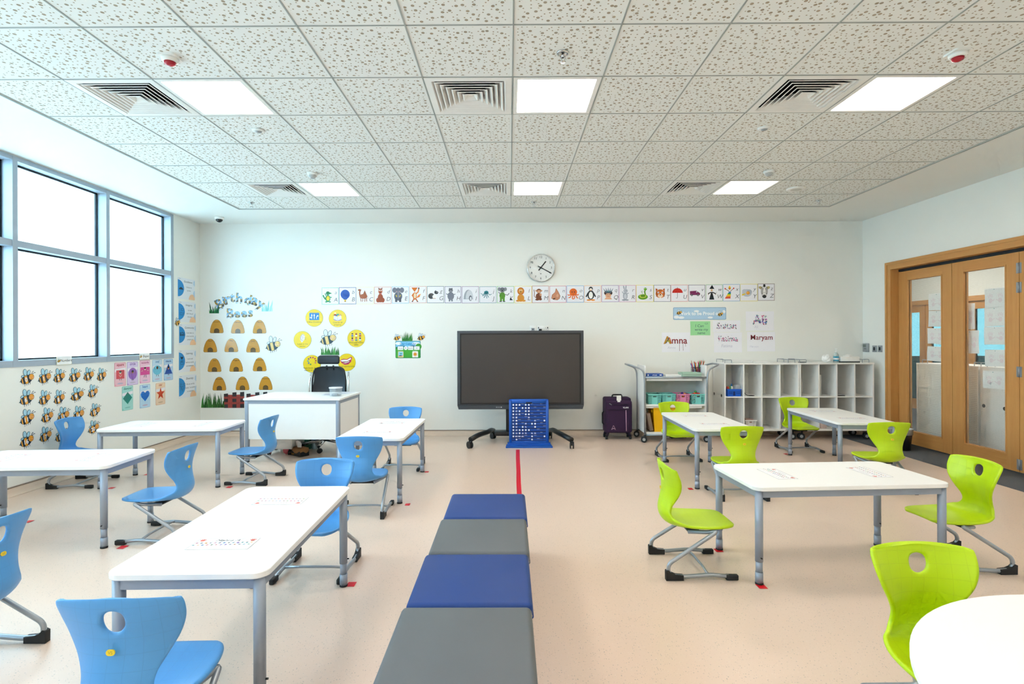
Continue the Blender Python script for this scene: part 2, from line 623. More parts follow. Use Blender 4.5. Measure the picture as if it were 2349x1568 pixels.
struct(MB().box(XL - .2, XR + .15, YB, YB + .12, -.1, CEIL + .3).build('wall_back', 'wall'))
struct(MB().box(XL - .2, XR + .15, YF - .12, YF, -.1, CEIL + .3).build('wall_front', 'wall'))
w = MB()
w.box(XL - .2, XL, YF, YB, -.1, WZ0); w.box(XL - .2, XL, YF, YB, WZ1, CEIL + .3)
w.box(XL - .2, XL, WY1, YB, WZ0, WZ1); w.box(XL - .2, XL, YF, WY0, WZ0, WZ1)
struct(w.build('wall_left', 'wall'))
w = MB()
w.box(XR, XR + .14, DY1, YB, -.1, CEIL + .3); w.box(XR, XR + .14, YF, DY0, -.1, CEIL + .3)
w.box(XR, XR + .14, DY0, DY1, DZ, CEIL + .3)
struct(w.build('wall_right', 'wall'))


def skirting(name, along, a0, a1, wallpos, sgn):
    """Coved vinyl upstand with a thin brown capping strip."""
    prof = [(0, .0), (.055, .0), (.04, .006), (.022, .02), (.012, .04), (.009, .072), (0, .072)]
    capp = [(0, .072), (.011, .072), (.011, .080), (0, .082)]
    root = None
    for pr, nm, m in ((prof, name, 'cove'), (capp, 'capping', 'cap')):
        vs = []
        for a in (a0, a1):
            for d, z in pr:
                vs.append((a, wallpos + sgn*d, z) if along == 'x' else (wallpos + sgn*d, a, z))
        n = len(pr)
        o = MB().add(vs, [(i, (i + 1) % n, n + (i + 1) % n, n + i) for i in range(n)], 0, True).build(nm, m, root)
        if root is None: root = struct(o)


skirting('baseboard_back', 'x', XL, XR, YB, -1)
skirting('baseboard_left', 'y', YF, YB, XL, 1)
skirting('baseboard_right', 'y', DY1 + .09, YB, XR, -1)

# ---- window_1: aluminium curtain window, two rows of panes
win = struct(put('window_1', None, None, (XL, 0, 0)))
FD = .135                                          # profile depth behind the wall face
MUL = [7.460, 6.262, 5.080, 3.893, 2.707, 1.520, .333, -.854, -2.09]
zb0, zb1, zt0, zt1, zh0, zh1 = 1.192, 1.252, 2.322, 2.384, 3.126, 3.170
f = MB()
f.box(-FD, .006, WY0, WY1, zb0, zb1).box(-FD, .006, WY0, WY1, zh0, zh1 - .003)
f.box(-FD, .006, MUL[0] - .03, MUL[0] + .03, zb1, zh0).box(-FD, .006, MUL[-1] - .03, MUL[-1] + .03, zb1, zh0)
f.build('frame', 'alu', win)
for y in MUL[1:-1]: MB().box(-FD, .008, y - .027, y + .027, zb0 + .001, zh1 - .004).build('mullion', 'alu', win)
for a, c in zip(MUL, MUL[1:]):
    MB().box(-FD, .002, c + .026, a - .026, zt0, zt1).build('transom', 'alu', win)
    for q0, q1 in ((zb1, zt0), (zt1, zh0)):
        p = MB().box(-.106, -.100, c + .027, a - .027, q0, q1).build('pane', 'win_glass', win)
        k = MB(); y0, y1 = c + .027, a - .027
        for e in ((y0, y0 + .02, q0, q1), (y1 - .02, y1, q0, q1), (y0, y1, q0, q0 + .016), (y0, y1, q1 - .016, q1)):
            k.box(-.113, -.094, *e)
        k.build('gasket', 'gasket', p)

# the bright yard outside: pale ground, the building's own return wall and canopy
M['render'] = mat('outside_render', 'f4f5f2', .8)
M['paving'] = mat('outside_paving', 'e9e6df', .9)
struct(MB().box(-30, XL - .2, -14, 22, -.35, -.25).build('outside_ground', 'paving'))
struct(MB().box(-6.6, XL - .2, 7.85, 8.1, -.25, 3.6).build('outside_wall', 'render'))
struct(MB().box(-7.0, -6.6, 7.6, 8.1, -.25, 3.6).build('outside_pillar', 'render'))
struct(MB().box(-16, -15.7, -8, 20, -.25, 2.75).build('outside_boundary_wall', 'render'))

# ---- door_1: oak folding doors with wired glass
dr = struct(put('door_1', None, None, (0, 0, 0)))
c = MB()
c.box(XR - .018, XR + .0, DY1 - .012, DY1 + .088, .0, DZ + .088)          # casing upright
c.box(XR - .026, XR - .001, DY1 + .055, DY1 + .090, 0, DZ + .055)
c.build('casing', 'oak_v', dr)
c = MB(); c.box(XR - .018, XR, DY0 - .1, DY1 - .012, DZ - .012, DZ + .088)
c.box(XR - .026, XR - .001, DY0 - .1, DY1 + .09, DZ + .055, DZ + .090)
c.build('casing', 'oak_h', dr)
c = MB(); c.box(XR, XR + .14, DY1 - .012, DY1 - .0005, 0, DZ).box(XR, XR + .14, DY0, DY0 + .02, 0, DZ)
c.build('jamb', 'oak_v', dr)
MB().box(XR, XR + .14, DY0, DY1 - .012, DZ - .012, DZ - .0005).build('jamb', 'oak_h', dr)
MB().box(5.36, 5.41, DY0 + .02, DY1 - .02, DZ - .045, DZ - .013).build('top_track', 'gasket', dr)
LEAF = [(7.515, 6.618), (6.612, 5.748), (5.742, 4.80)]
GLASS = []
for k, (ya, yb) in enumerate(LEAF):
    z0, z1 = .018, DZ - .05
    x0, x1 = 5.362, 5.412
    gl, gr, gb, gt = ya - .155, yb + .148, .178, 2.222
    leaf = MB().box(x0, x1, gl, ya, z0, z1).box(x0, x1, yb, gr, z0, z1).build('door_leaf', 'oak_v', dr)
    MB().box(x0 + .0005, x1, gr, gl, z0, gb).box(x0 + .0005, x1, gr, gl, gt, z1).build('leaf_rail', 'oak_h', leaf)
    bd = MB()
    for e in ((gl - .014, gl, gb + .014, gt - .014), (gr, gr + .014, gb + .014, gt - .014), (gr, gl, gb, gb + .014), (gr, gl, gt - .014, gt)):
        bd.box(x0 - .004, x0 + .016, *e).box(x1 - .016, x1 + .004, *e)
    bd.build('glazing_bead', 'oak_v', leaf)
    MB().box(5.384, 5.390, gr, gl, gb, gt).build('wired_pane', 'wire_glass', leaf)
    if k == 1:
        for py in (613, 658, 853, 1067):
            z = on_side(2345, py, 5.36)[1]
            h = MB().cyl((x0 - .006, yb - .003, z - .055), (x0 - .006, yb - .003, z + .055), .008, 10)
            h.box(x0 - .003, x0 + .002, yb - .03, yb + .03, z - .055, z + .055)
            h.build('hinge', 'steel', leaf)

# ---- the corridor seen through the door panes
CX = 8.2
struct(MB().box(XR + .005, CX, 3.2, 12.6, -.1, .0005).build('corridor_floor', 'carpet'))
struct(MB().box(XR + .14, CX + .1, 3.2, 12.6, 2.98, 3.1).build('corridor_ceiling', 'plaster'))
struct(MB().box(XR + .14, CX, 3.1, 3.2, 0, 3).build('corridor_wall_front', 'wall'))
struct(MB().box(XR + .14, CX, 12.6, 12.7, 0, 3).build('corridor_wall_back', 'wall'))
struct(MB().box(XR + .02, XR + .14, YB + .12, 12.6, 0, 3).build('corridor_wall_left', 'wall'))
w = MB(); w.box(CX, CX + .1, 3.2, 7.7, 0, 3).box(CX, CX + .1, 7.7, 12.6, 2.16, 3)
struct(w.build('corridor_wall_right', 'wall'))
d2 = struct(put('door_2', None))
MB().box(CX - .02, CX + .1, 7.7, 12.6, 2.08, 2.17).build('casing', 'oak_h', d2)
for ya in (7.72, 8.83, 9.82, 10.80, 11.62):
    lf = MB().box(CX + .02, CX + .07, ya, ya + .14, 0, 2.08).box(CX + .02, CX + .07, ya + .82, ya + .96, 0, 2.08).box(
        CX + .02, CX + .07, ya + .14, ya + .82, 0, .2).box(CX + .02, CX + .07, ya + .14, ya + .82, 1.94, 2.08).build('door_leaf', 'oak_v', d2)
    MB().box(CX + .04, CX + .046, ya + .14, ya + .82, .2, 1.94).build('glass_pane', 'far_glass', lf)
struct(MB().box(CX + .1, 12.6, 7.4, 12.8, -.1, 0).build('far_room_floor', 'carpet'))
struct(MB().box(CX + .1, 12.6, 7.4, 12.8, 3, 3.1).build('far_room_ceiling', 'plaster'))
w = MB(); w.box(12.5, 12.6, 7.4, 12.8, 0, 1.0).box(12.5, 12.6, 7.4, 12.0, 1.0, 3).box(12.5, 12.6, 12.0, 12.8, 2.4, 3)
w.box(CX + .1, 12.5, 7.3, 7.4, 0, 3).box(CX + .1, 12.5, 12.8, 12.9, 0, 1.0).box(CX + .1, 12.5, 12.8, 12.9, 2.3, 3).box(CX + .1, 9.0, 12.8, 12.9, 1, 2.3)
struct(w.build('far_room_wall', 'wall'))
for k, y in enumerate((5.0, 7.4, 9.8)):
    tag(MB().box(6.5, 7.1, y - .3, y + .3, 2.955, 2.975).build('corridor_light', 'emit_c'), 'square lamp in the corridor ceiling beyond the oak doors', 'ceiling light', 'corridor lamps')

# ================================================================== CEILING FITTINGS
ROWN = {1: 'far row', 5: 'near row'}
COLN = {-4: 'on the window side', 0: 'above the middle of the room', 4: 'on the door side'}


def ceiling_light():
    t = thing('ceiling_light', '-', 'ceiling light', group='square ceiling lamps')
    fr = MB()
    for a in ((-.294, .294, .264, .294), (-.294, .294, -.294, -.264), (-.294, -.264, -.264, .264), (.264, .294, -.264, .264)):
        fr.box(*a, -.004, .03)
    fr.build('frame', 'wplastic', t)
    MB().box(-.265, .265, -.265, .265, .004, .012).build('diffuser', 'emit', t)
    MB().box(-.29, .29, -.29, .29, .03, .05).build('housing', 'white', t)
    return t


def ceiling_vent():
    t = thing('ceiling_vent', '-', 'air vent', group='square ceiling air diffusers')
    fr = MB(); o = .294
    def ring(mb, a, za, b, zb):
        vs = [(x*q, y*q, z) for q, z in ((a, za), (b, zb)) for x, y in ((-1, -1), (1, -1), (1, 1), (-1, 1))]
        mb.add(vs, [(i, (i + 1) % 4, 4 + (i + 1) % 4, 4 + i) for i in range(4)])
        return mb
    ring(fr, o, -.004, o, .0); ring(fr, o, -.004, .25, -.006); ring(fr, .25, -.006, .232, .012)
    fr.build('frame', 'wplastic', t)
    for k in range(6):
        a = .226 - .036*k
        v = MB(); q = min(.05, a - .006)
        ring(v, a, -.006, a - q, q*.85); ring(v, a, -.006, a + .008, -.004)
        v = v.build('vane', 'wplastic', t)
        u = MB(); ring(u, a + .0075, -.0035, a - q, q*.85 + .005); u.build('vane_back', 'shade', v)  # dark skin behind each white vane paints the shade in the gaps
    c = MB(); a = .0; v = [(-.014, -.014, .012), (.014, -.014, .012), (.014, .014, .012), (-.014, .014, .012), (0, 0, .02)]
    c.add(v, [(0, 1, 4), (1, 2, 4), (2, 3, 4), (3, 0, 4), (3, 2, 1, 0)]); c.build('centre_cap', 'wplastic', t)
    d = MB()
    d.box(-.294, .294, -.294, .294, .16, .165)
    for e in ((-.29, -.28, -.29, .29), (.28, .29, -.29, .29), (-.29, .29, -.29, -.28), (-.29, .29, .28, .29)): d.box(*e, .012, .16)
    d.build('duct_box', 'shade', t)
    return t


for make, cols, lab in ((ceiling_light, LIGHT_COLS, 'lit square ceiling lamp'), (ceiling_vent, VENT_COLS, 'square white louvred air diffuser')):
    first = None
    for r in LAMP_ROWS:
        for i in cols:
            loc = (GX + .6*i + .3, GY - .6*r - .3, CEIL)
            if r in ROWN:
                lb = f'{lab} in the {ROWN[r]}, {COLN[i if make is ceiling_light else i + 1]}'
            else:
                lb = f'{lab} behind the camera'
                if make is ceiling_vent: continue
            if first is None: first = make(); first.location = loc; first['label'] = lb
            else: o = copy_tree(first, loc, 0, lb)


def cl(x, y): return on_level(x, y, CEIL)


def strobe(px, py, lab):
    x, y = cl(px, py); t = thing('alarm_beacon', lab, 'alarm', (x, y, CEIL))
    b = MB(); b.prism(rrect(-.055, .055, -.055, .055, .018), -.012, 0).xf(Matrix.Identity(4))
    b.lathe([(.05, -.012), (.045, -.03), (.036, -.034)], 20); b.build('base', 'wplastic', t)
    MB().lathe([(.034, -.034), (.03, -.048), (.015, -.055), (.002, -.056)], 18).build('red_lens', mat('red_lens', 'b0182c', .25), t)


strobe(390, 130, 'white alarm beacon with a red lens, on the window side of the ceiling')
strobe(2197, 120, 'white alarm beacon with a red lens, on the door side of the ceiling')


def smoke(px, py, lab):
    x, y = cl(px, py - 6); t = thing('smoke_detector', lab, 'smoke detector', (x, y, CEIL))
    MB().lathe([(.055, 0), (.055, -.016), (.045, -.024)], 24).build('base', 'wplastic', t)
    h = MB().lathe([(.042, -.024), (.040, -.034), (.024, -.052), (.012, -.056)], 20)
    h.build('sensor_head', 'greyp', t)
    v = MB()
    for k in range(4): v.lathe([(.046 - .006*k, -.027 - .007*k), (.047 - .006*k, -.029 - .007*k), (.040 - .006*k, -.030 - .007*k)], 20)
    v.build('louvre', 'wplastic', t)


smoke(717, 403, 'round smoke detector beside the far window-side lamp')
smoke(1764, 398, 'round smoke detector beside the far door-side lamp')
for px, py, lab in ((593, 298, 'flat white motion sensor disc between lamps, window side'), (1753, 293, 'flat white motion sensor disc below the near door-side vent')):
    x, y = cl(px, py); t = thing('motion_sensor', lab, 'sensor', (x, y, CEIL))
    MB().lathe([(.052, 0), (.050, -.010), (.030, -.014)], 24).build('rim', 'wplastic', t)
    MB().lathe([(.028, -.013), (.02, -.02), (.004, -.023)], 16).build('lens', 'greyp', t)
x, y = cl(1826, 432); t = thing('ceiling_speaker', 'round white ceiling speaker near the far door-side corner', 'speaker', (x, y, CEIL))
MB().lathe([(.105, 0), (.103, -.012), (.09, -.016)], 32).build('rim', 'wplastic', t)
MB().lathe([(.09, -.013), (.06, -.016), (.003, -.018)], 32).build('speaker_mesh', mat('mesh_grey', 'cfd0c8', .6), t)


def sprinkler(px, py, lab, big):
    x, y = cl(px, py); t = thing('sprinkler', lab, 'sprinkler', (x, y, CEIL))
    MB().lathe([(.04, 0), (.038, -.006), (.026, -.009), (.02, -.002)], 24).build('escutcheon', 'chrome', t)
    h = MB().cyl((0, 0, 0), (0, 0, -.03), .009, 10)
    h.tube([(-.012, 0, -.02), (-.015, 0, -.035), (-.004, 0, -.052)], .0025, 6).tube([(.012, 0, -.02), (.015, 0, -.035), (.004, 0, -.052)], .0025, 6)
    h.build('frame', 'chrome', t)
    MB().lathe([(.003, -.050), (.018, -.054), (.018, -.056), (.003, -.058)], 14).build('deflector', 'chrome', t)


sprinkler(1291, 121, 'chrome sprinkler in the ceiling nearest the viewer, over the middle', True)
for px, py, lab in ((576, 464, 'small chrome sprinkler in the last tile row, window side'), (1225, 463, 'small chrome sprinkler in the last tile row, middle'), (1878, 459, 'small chrome sprinkler in the last tile row, door side')):
    sprinkler(px, py, lab, False)

x, y = cl(503, 497); t = thing('security_camera', 'white dome security camera on the ceiling border above the bee display', 'camera', (x, y, CEIL - .004))
MB().lathe([(.06, 0), (.06, -.02), (.052, -.034)], 24).build('housing', 'wplastic', t)
MB().lathe([(.046, -.034), (.044, -.048), (.03, -.066), (.012, -.074), (.002, -.075)], 20).build('dome', mat('smoked_dome', '2a2c30', .1), t)

# ================================================================== FURNITURE
# ---- pupils' chair: one moulded shell on two tubular skid legs (front of the chair is +y, survey units scaled by K)
ST = [(-.184, .628, .182, .028), (-.186, .615, .184, .033), (-.184, .586, .185, .040), (-.177, .541, .182, .052), (-.172, .496, .166, .056),
      (-.176, .452, .136, .050), (-.187, .41, .112, .040), (-.196, .37, .106, .036), (-.196, .335, .114, .036), (-.185, .30, .128, .042),
      (-.16, .274, .145, .046), (-.12, .260, .160, .040), (-.07, .255, .172, .032), (-.01, .257, .178, .024), (.05, .262, .178, .016),
      (.11, .268, .172, .009), (.16, .274, .158, .003), (.195, .277, .135, -.001), (.212, .275, .100, -.003)]
_L = [0.0]
for a, b in zip(ST, ST[1:]): _L.append(_L[-1] + math.hypot(b[0] - a[0], b[1] - a[1]))


def station(u):
    u = min(max(u, 0), _L[-1]); i = 0
    while i < len(_L) - 2 and _L[i + 1] < u: i += 1
    t = (u - _L[i])/(_L[i + 1] - _L[i])
    p = [ST[min(max(i + k, 0), len(ST) - 1)] for k in (-1, 0, 1, 2)]
    return tuple(.5*((2*p[1][q]) + (-p[0][q] + p[2][q])*t + (2*p[0][q] - 5*p[1][q] + 4*p[2][q] - p[3][q])*t*t + (-p[0][q] + 3*p[1][q] - 3*p[2][q] + p[3][q])*t**3) for q in range(4))


def shell_point(s, u):
    y, z, w, e = station(u); a, b = station(max(u - .004, 0)), station(min(u + .004, _L[-1]))
    ty, tz = b[0] - a[0], b[1] - a[1]; d = math.hypot(ty, tz); ny, nz = -tz/d, ty/d
    o = e*abs(s)**2.2
    arch = .003*s*s*max(0, 1 - u/.06)
    if u < .03: w -= .03 - math.sqrt(max(0, .03**2 - (.03 - u)**2))      # rounded top corners
    return Vector((w*s, y + ny*o, z + nz*o - arch))


def shell_mesh(m):
    NC, NR = 20, 40; du = _L[-1]/NR
    rc = round(.072/du); hu = rc*du
    bm = bmesh.new(); uvl = bm.loops.layers.uv.new('shell'); V = {}; par = {}

    def vert(s, u):
        k = (round(s, 5), round(u, 5))
        if k not in V:
            V[k] = bm.verts.new(shell_point(s, u)); par[V[k]] = (station(u)[2]*s, u)
        return V[k]
    def face(ks):
        f = bm.faces.new([vert(*k) for k in ks])
        for lp in f.loops: lp[uvl].uv = par[lp.vert]
    US = [0, .12*du, .3*du, .6*du] + [r*du for r in range(1, NR + 1)]
    for r in range(-3, NR):
        for c in range(NC):
            if abs(r + .5 - rc) < 3 and abs(c + .5 - NC/2) < 3: continue
            s0, s1, u0, u1 = c*2/NC - 1, (c + 1)*2/NC - 1, US[r + 3], US[r + 4]
            face([(s0, u0), (s0, u1), (s1, u1), (s1, u0)])
    loop = [(-.3 + .1*i, hu - 3*du) for i in range(6)] + [(.3, hu + (-3 + i)*du) for i in range(6)] + \
           [(.3 - .1*i, hu + 3*du) for i in range(6)] + [(-.3, hu + (3 - i)*du) for i in range(6)]
    rings = [loop]
    for f in (.45, 1.0):
        ring = []
        for k, (s, u) in enumerate(loop):
            a = R(225 + 15*k)
            es, eu = .176*math.cos(a), .034*math.sin(a)
            ring.append((s + (es - s)*f, u + (hu + eu - u)*f))
        rings.append(ring)
    for A, B in zip(rings, rings[1:]):
        for i in range(24):
            j = (i + 1) % 24
            face([A[i], B[i], B[j], A[j]])
    me = bpy.data.meshes.new('seat_shell'); bm.normal_update(); bm.to_mesh(me); bm.free()
    tmp = bpy.data.objects.new('tmp', me); COL.objects.link(tmp)
    so = tmp.modifiers.new('s', 'SOLIDIFY'); so.thickness = .017; so.offset = -1
    sb = tmp.modifiers.new('b', 'SUBSURF'); sb.levels = 1; sb.render_levels = 1
    dg = bpy.context.evaluated_depsgraph_get()
    out = bpy.data.meshes.new_from_object(tmp.evaluated_get(dg), depsgraph=dg)
    bpy.data.objects.remove(tmp)
    out.name = 'seat_shell'
    out.transform(Matrix.Scale(K, 4))
    out.polygons.foreach_set('use_smooth', [True]*len(out.polygons))
    out.materials.clear(); out.materials.append(m)
    return out


SC = Matrix.Scale(K, 4)
_shell = {}
_chairp = {}


def chair_parts():
    P = {}
    for sx in (-1, 1):
        pts = fillet([(sx*.09, -.05, .238), (sx*.150, .045, .256), (sx*.174, .092, .272), (sx*.186, -.196, .088), (sx*.188, -.192, .026),
                      (sx*.188, -.11, .018), (sx*.188, .04, .030), (sx*.188, .185, .016)], .034, 6)
        P['leg', sx] = MB().tube(pts, .0115, 12).xf(SC).mesh('leg', 'steel')
        q = [(sx*.188, -.198, .074), (sx*.188, -.203, .016), (sx*.188, -.112, .014)]
        c = MB()
        for x in (sx*.188 - .0135, sx*.188 + .0135): pass
        prof = [(-.210, .001), (-.211, .054), (-.196, .060), (-.182, .044), (-.155, .033), (-.112, .029), (-.112, .001)]
        n = len(prof); vs = [(sx*.188 + o, y, z) for o in (-.0145, .0145) for y, z in prof]
        c.add(vs, [list(range(n - 1, -1, -1)), list(range(n, 2*n))] + [(i, (i + 1) % n, n + (i + 1) % n, n + i) for i in range(n)])
        P['heel', sx] = c.xf(SC).mesh('floor_glide', 'rubber')
        P['toe', sx] = MB().rbox(sx*.188 - .0145, sx*.188 + .0145, .128, .198, .001, .031, .006).xf(SC).mesh('floor_glide', 'rubber')
    P['bar'] = MB().tube([(-.188, .03, .030), (-.09, .035, .036), (.09, .035, .036), (.188, .03, .030)], .0075, 10).xf(SC).mesh('crossbar', 'steel')
    P['bracket'] = MB().rbox(-.09, .09, -.05, .02, .232, .246, .004).xf(SC).mesh('seat_bracket', 'black')
    u = .155; p = shell_point(0, u)
    bd = MB().prism(rrect(-.0125, .0125, -.0085, .0085, .008, 4), 0, .0025)
    t_ = glyphs('VS', .012, 0, .02)
    bd.add([(x, y - .0042, .0027) for x, y, z in t_[0]], t_[1], 1)
    a, b = shell_point(0, u - .01), shell_point(0, u + .01)
    tn = (a - b).normalized(); nn = Vector((0, -tn.z, tn.y))
    if nn.y > 0: nn = -nn
    rx = tn.cross(nn)
    mt = Matrix(((rx.x, tn.x, nn.x, p.x + nn.x*.0122), (rx.y, tn.y, nn.y, p.y + nn.y*.0122), (rx.z, tn.z, nn.z, p.z + nn.z*.0122), (0, 0, 0, 1)))
    P['badge'] = bd.xf(mt).xf(SC).mesh('badge', ['yellow', mat('badge_grey', 'b7a03a', .4)])
    return P


def chair(color, x, y, rz, label):
    if color not in _shell: _shell[color] = shell_mesh(M[color + '_shell'])
    if not _chairp: _chairp.update(chair_parts())
    t = thing('school_chair', label, 'chair', (x*K, y*K, 0), R(rz), f'{"light blue" if color == "blue" else "lime green"} pupil chairs')
    put('seat_shell', _shell[color], t)
    for sx in (-1, 1):
        g = put('leg', _chairp['leg', sx], t)
        put('floor_glide', _chairp['heel', sx], g); put('floor_glide', _chairp['toe', sx], g)
    put('crossbar', _chairp['bar'], t); put('seat_bracket', _chairp['bracket'], t); put('badge', _chairp['badge'], t)
    return t


for a in [
    ('blue', -1.150, 1.735, 3, 'blue chair seen from behind at the viewer end of the nearest left table'),
    ('blue', -2.305, 2.27, 90, 'blue chair cut off by the left edge of the picture'),
    ('blue', -2.44, 3.82, 91, 'blue chair at the aisle end of the table below the bee numbers, facing the window'),
    ('blue', -4.06, 5.19, -86, 'blue chair against the window wall, overlapping the number bees'),
    ('blue', -2.474, 5.29, 87, 'blue chair in front of the teacher desk, its back turned to the aisle'),
    ('blue', -1.16, 4.33, 1, 'blue chair seen from behind, near end of the table right of the teacher desk'),
    ('blue', -1.135, 5.80, 180, 'blue chair at the far end of the table right of the teacher desk'),
    ('blue', -1.14, 3.22, 180, 'blue chair facing the viewer at the far end of the nearest left table'),
    ('green', 1.09, 3.27, -90, 'lime chair in profile at the aisle end of the nearest right table'),
    ('green', 1.97, 4.76, 0, 'lime chair seen from behind, between the two right tables nearest the aisle'),
    ('green', 1.915, 6.19, 183, 'lime chair in front of the trolley, mostly behind a table'),
    ('green', 3.525, 6.64, 179, 'lime chair in front of the cubby shelves, facing the viewer'),
    ('green', 3.35, 4.95, -3, 'lime chair seen from behind next to the oak doors'),
    ('green', 2.70, 3.335, 92, 'lime chair at the door end of the nearest right table, facing the aisle'),
    ('green', 1.462, 1.80, 178, 'lime chair tucked under the round table in the lower right corner')]:
    chair(*a)


# ---- pupils' tables
def leg_parts(zt):
    up = MB().cyl((0, 0, .135), (0, 0, zt), .0225, 20).mesh('leg', 'tablesteel')
    foot = MB().cyl((0, 0, .072), (0, 0, .137), .0195, 20).cyl((0, 0, .011), (0, 0, .073), .0222, 20).mesh('foot_sleeve', 'tablesteel')
    cap = MB().cyl((0, 0, .001), (0, 0, .012), .0232, 20).mesh('floor_glide', 'rubber')
    sc_ = MB().cyl((0, -.021, .16), (0, -.032, .16), .004, 8).mesh('set_screw', 'black')
    return up, foot, cap, sc_


TH = .575
_tab = {}


def table_top_mesh():
    return MB().prism(rrect(-.6, .6, -.3, .3, .055, 8), TH - .024, TH, 0, .003).mesh('tabletop', 'lam')


def pupil_table(x, y, rz, label):
    """Long side along local x."""
    if not _tab:
        _tab['top'] = table_top_mesh(); _tab['leg'] = leg_parts(TH - .025)
        a = MB()
        for e in ((-.55, .55, -.278, -.248), (-.55, .55, .248, .278), (-.578, -.548, -.25, .25), (.548, .578, -.25, .25)): a.box(*e, TH - .066, TH - .026)
        _tab['apron'] = a.mesh('apron', 'tablesteel')
    t = thing('pupil_table', label, 'table', (x*K, y*K, 0), R(rz), 'white pupil tables')
    put('tabletop', _tab['top'], t); put('apron', _tab['apron'], t)
    for sx in (-1, 1):
        for sy in (-1, 1):
            l = put('leg', _tab['leg'][0], t, (sx*.562, sy*.262, 0))
            for nm, me in zip(('foot_sleeve', 'floor_glide', 'set_screw'), _tab['leg'][1:]): put(nm, me, l)
    return t


def name_strip(tx, ty, rz, off, turn, label, name, seed):
    """Laminated alphabet strip lying on a table top."""
    rnd = random.Random(seed); p = Print(.0006); w, h = .258, .125
    p.solid([(-w/2, -h/2), (w/2, -h/2), (w/2, h/2), (-w/2, h/2)], 'fbfbfc')
    p.frame(-w/2, w/2, -h/2, h/2, .0014, '4a4c55')
    p.frame(-w/2 + .045, w/2 - .045, h/2 - .042, h/2 - .006, .001, '9aa0b0')
    if name: p.t(name, 0, h/2 - .034, .030, '2c2d36', .35)
    else: p.l([(-.05 + .004*j, h/2 - .026 + .007*math.sin(j*1.9)*(1 - j/40)) for j in range(23)], .0016, '2c2d36')
    for sx in (-1, 1):
        cx, cy = sx*(w/2 - .022), h/2 - .026
        p.e(cx, cy, .009, .009, 'd86a5c')
        for k in range(5): p.l([(cx, cy), (cx + .017*math.cos(R(30 + 30*k)), cy + .017*math.sin(R(30 + 30*k)))], .004, 'd86a5c')
    pal = ['b5363a', 'd99a3a', '8a5a3c', '3c6fa8', '6f7480', '4f9a4a', 'c55a86', '2a8f8f', '7a5ca8', '3a3a42']
    for row in range(2):
        for k in range(13):
            cx = -w/2 + .014 + k*.0192; cy = .006 - row*.029
            p.t('ABCDEFGHIJKLMNOPQRSTUVWXYZ'[row*13 + k], cx + .003, cy + .009, .008, '5a5f6c')
            c = rnd.choice(pal)
            p.p(ell(cx, cy, .0045 + rnd.random()*.002, .003 + rnd.random()*.003, rnd.uniform(0, 90), 9), c)
            p.e(cx + rnd.uniform(-.003, .003), cy + .003, .0025, .0025, rnd.choice(pal))
    for k in range(20): p.t(str(k + 1), -w/2 + .012 + k*.0124, -h/2 + .006, .008, '6a6f7c')
    a = R(rz)
    return p.make('name_strip', label, 'name strip', (tx*K + off*math.cos(a), ty*K + off*math.sin(a), TH + .0006), (0, 0, R(rz + turn)), 'alphabet strips on the tables', PAPER)


TABLES = [
    (-1.158, 2.475, 91.3, 'white table nearest the viewer on the left, short end towards the camera', 'nearest left table'),
    (-3.214, 3.80, 2.4, 'white table cut off by the left picture edge, below the bee numbers', 'table at the left picture edge'),
    (-3.248, 5.27, 2.1, 'white table between the window wall and the teacher desk', 'table left of the teacher desk'),
    (-1.155, 5.07, 89, 'white table to the right of the teacher desk', 'table right of the teacher desk'),
    (1.90, 3.31, 3.5, 'white table nearest the viewer on the right, long side towards the camera', 'nearest right table'),
    (1.955, 5.48, 89.5, 'white table in front of the trolley', 'table before the trolley'),
    (3.486, 5.813, 86.6, 'white table in front of the cubby shelves', 'table before the cubby shelves')]
for k, (x, y, rz, lb, short) in enumerate(TABLES):
    pupil_table(x, y, rz, lb)
    along_y = rz > 45
    for end in (-1, 1):
        if along_y:
            who = 'end nearer the viewer' if end < 0 else 'far end'
            turn = -90 if end < 0 else 90
        else:
            who = 'window-side end' if end < 0 else 'door-side end'
            turn = -90 if end < 0 else 90
        if k == 4: who = 'aisle end' if end < 0 else 'door end'
        name_strip(x, y, rz, end*.305, turn, f'alphabet strip on the {short}, at its {who}', 'Mahra A' if (k, end) == (0, -1) else '', 20 + 2*k + end)

# ---- round table in the lower right corner
t = thing('round_table', 'white round table in the lower right corner', 'table', (1.63*K, 1.05*K, 0))
MB().prism(ell(0, 0, .735, .735, 0, 96), TH - .024, TH, 0, .003).build('tabletop', 'lam', t)
rg = MB()
for k in range(4):
    a, b = R(140 + 90*k), R(230 + 90*k)
    rg.tube([(.66*math.cos(a), .66*math.sin(a), TH - .046), (.66*math.cos(b), .66*math.sin(b), TH - .046)], .018, 8)
rg.build('apron', 'tablesteel', t)
for k in range(4):
    a = R(140 + 90*k)
    l = put('leg', _tab['leg'][0], t, (.68*math.cos(a), .68*math.sin(a), 0))
    for nm, me in zip(('foot_sleeve', 'floor_glide'), _tab['leg'][1:3]): put(nm, me, l)

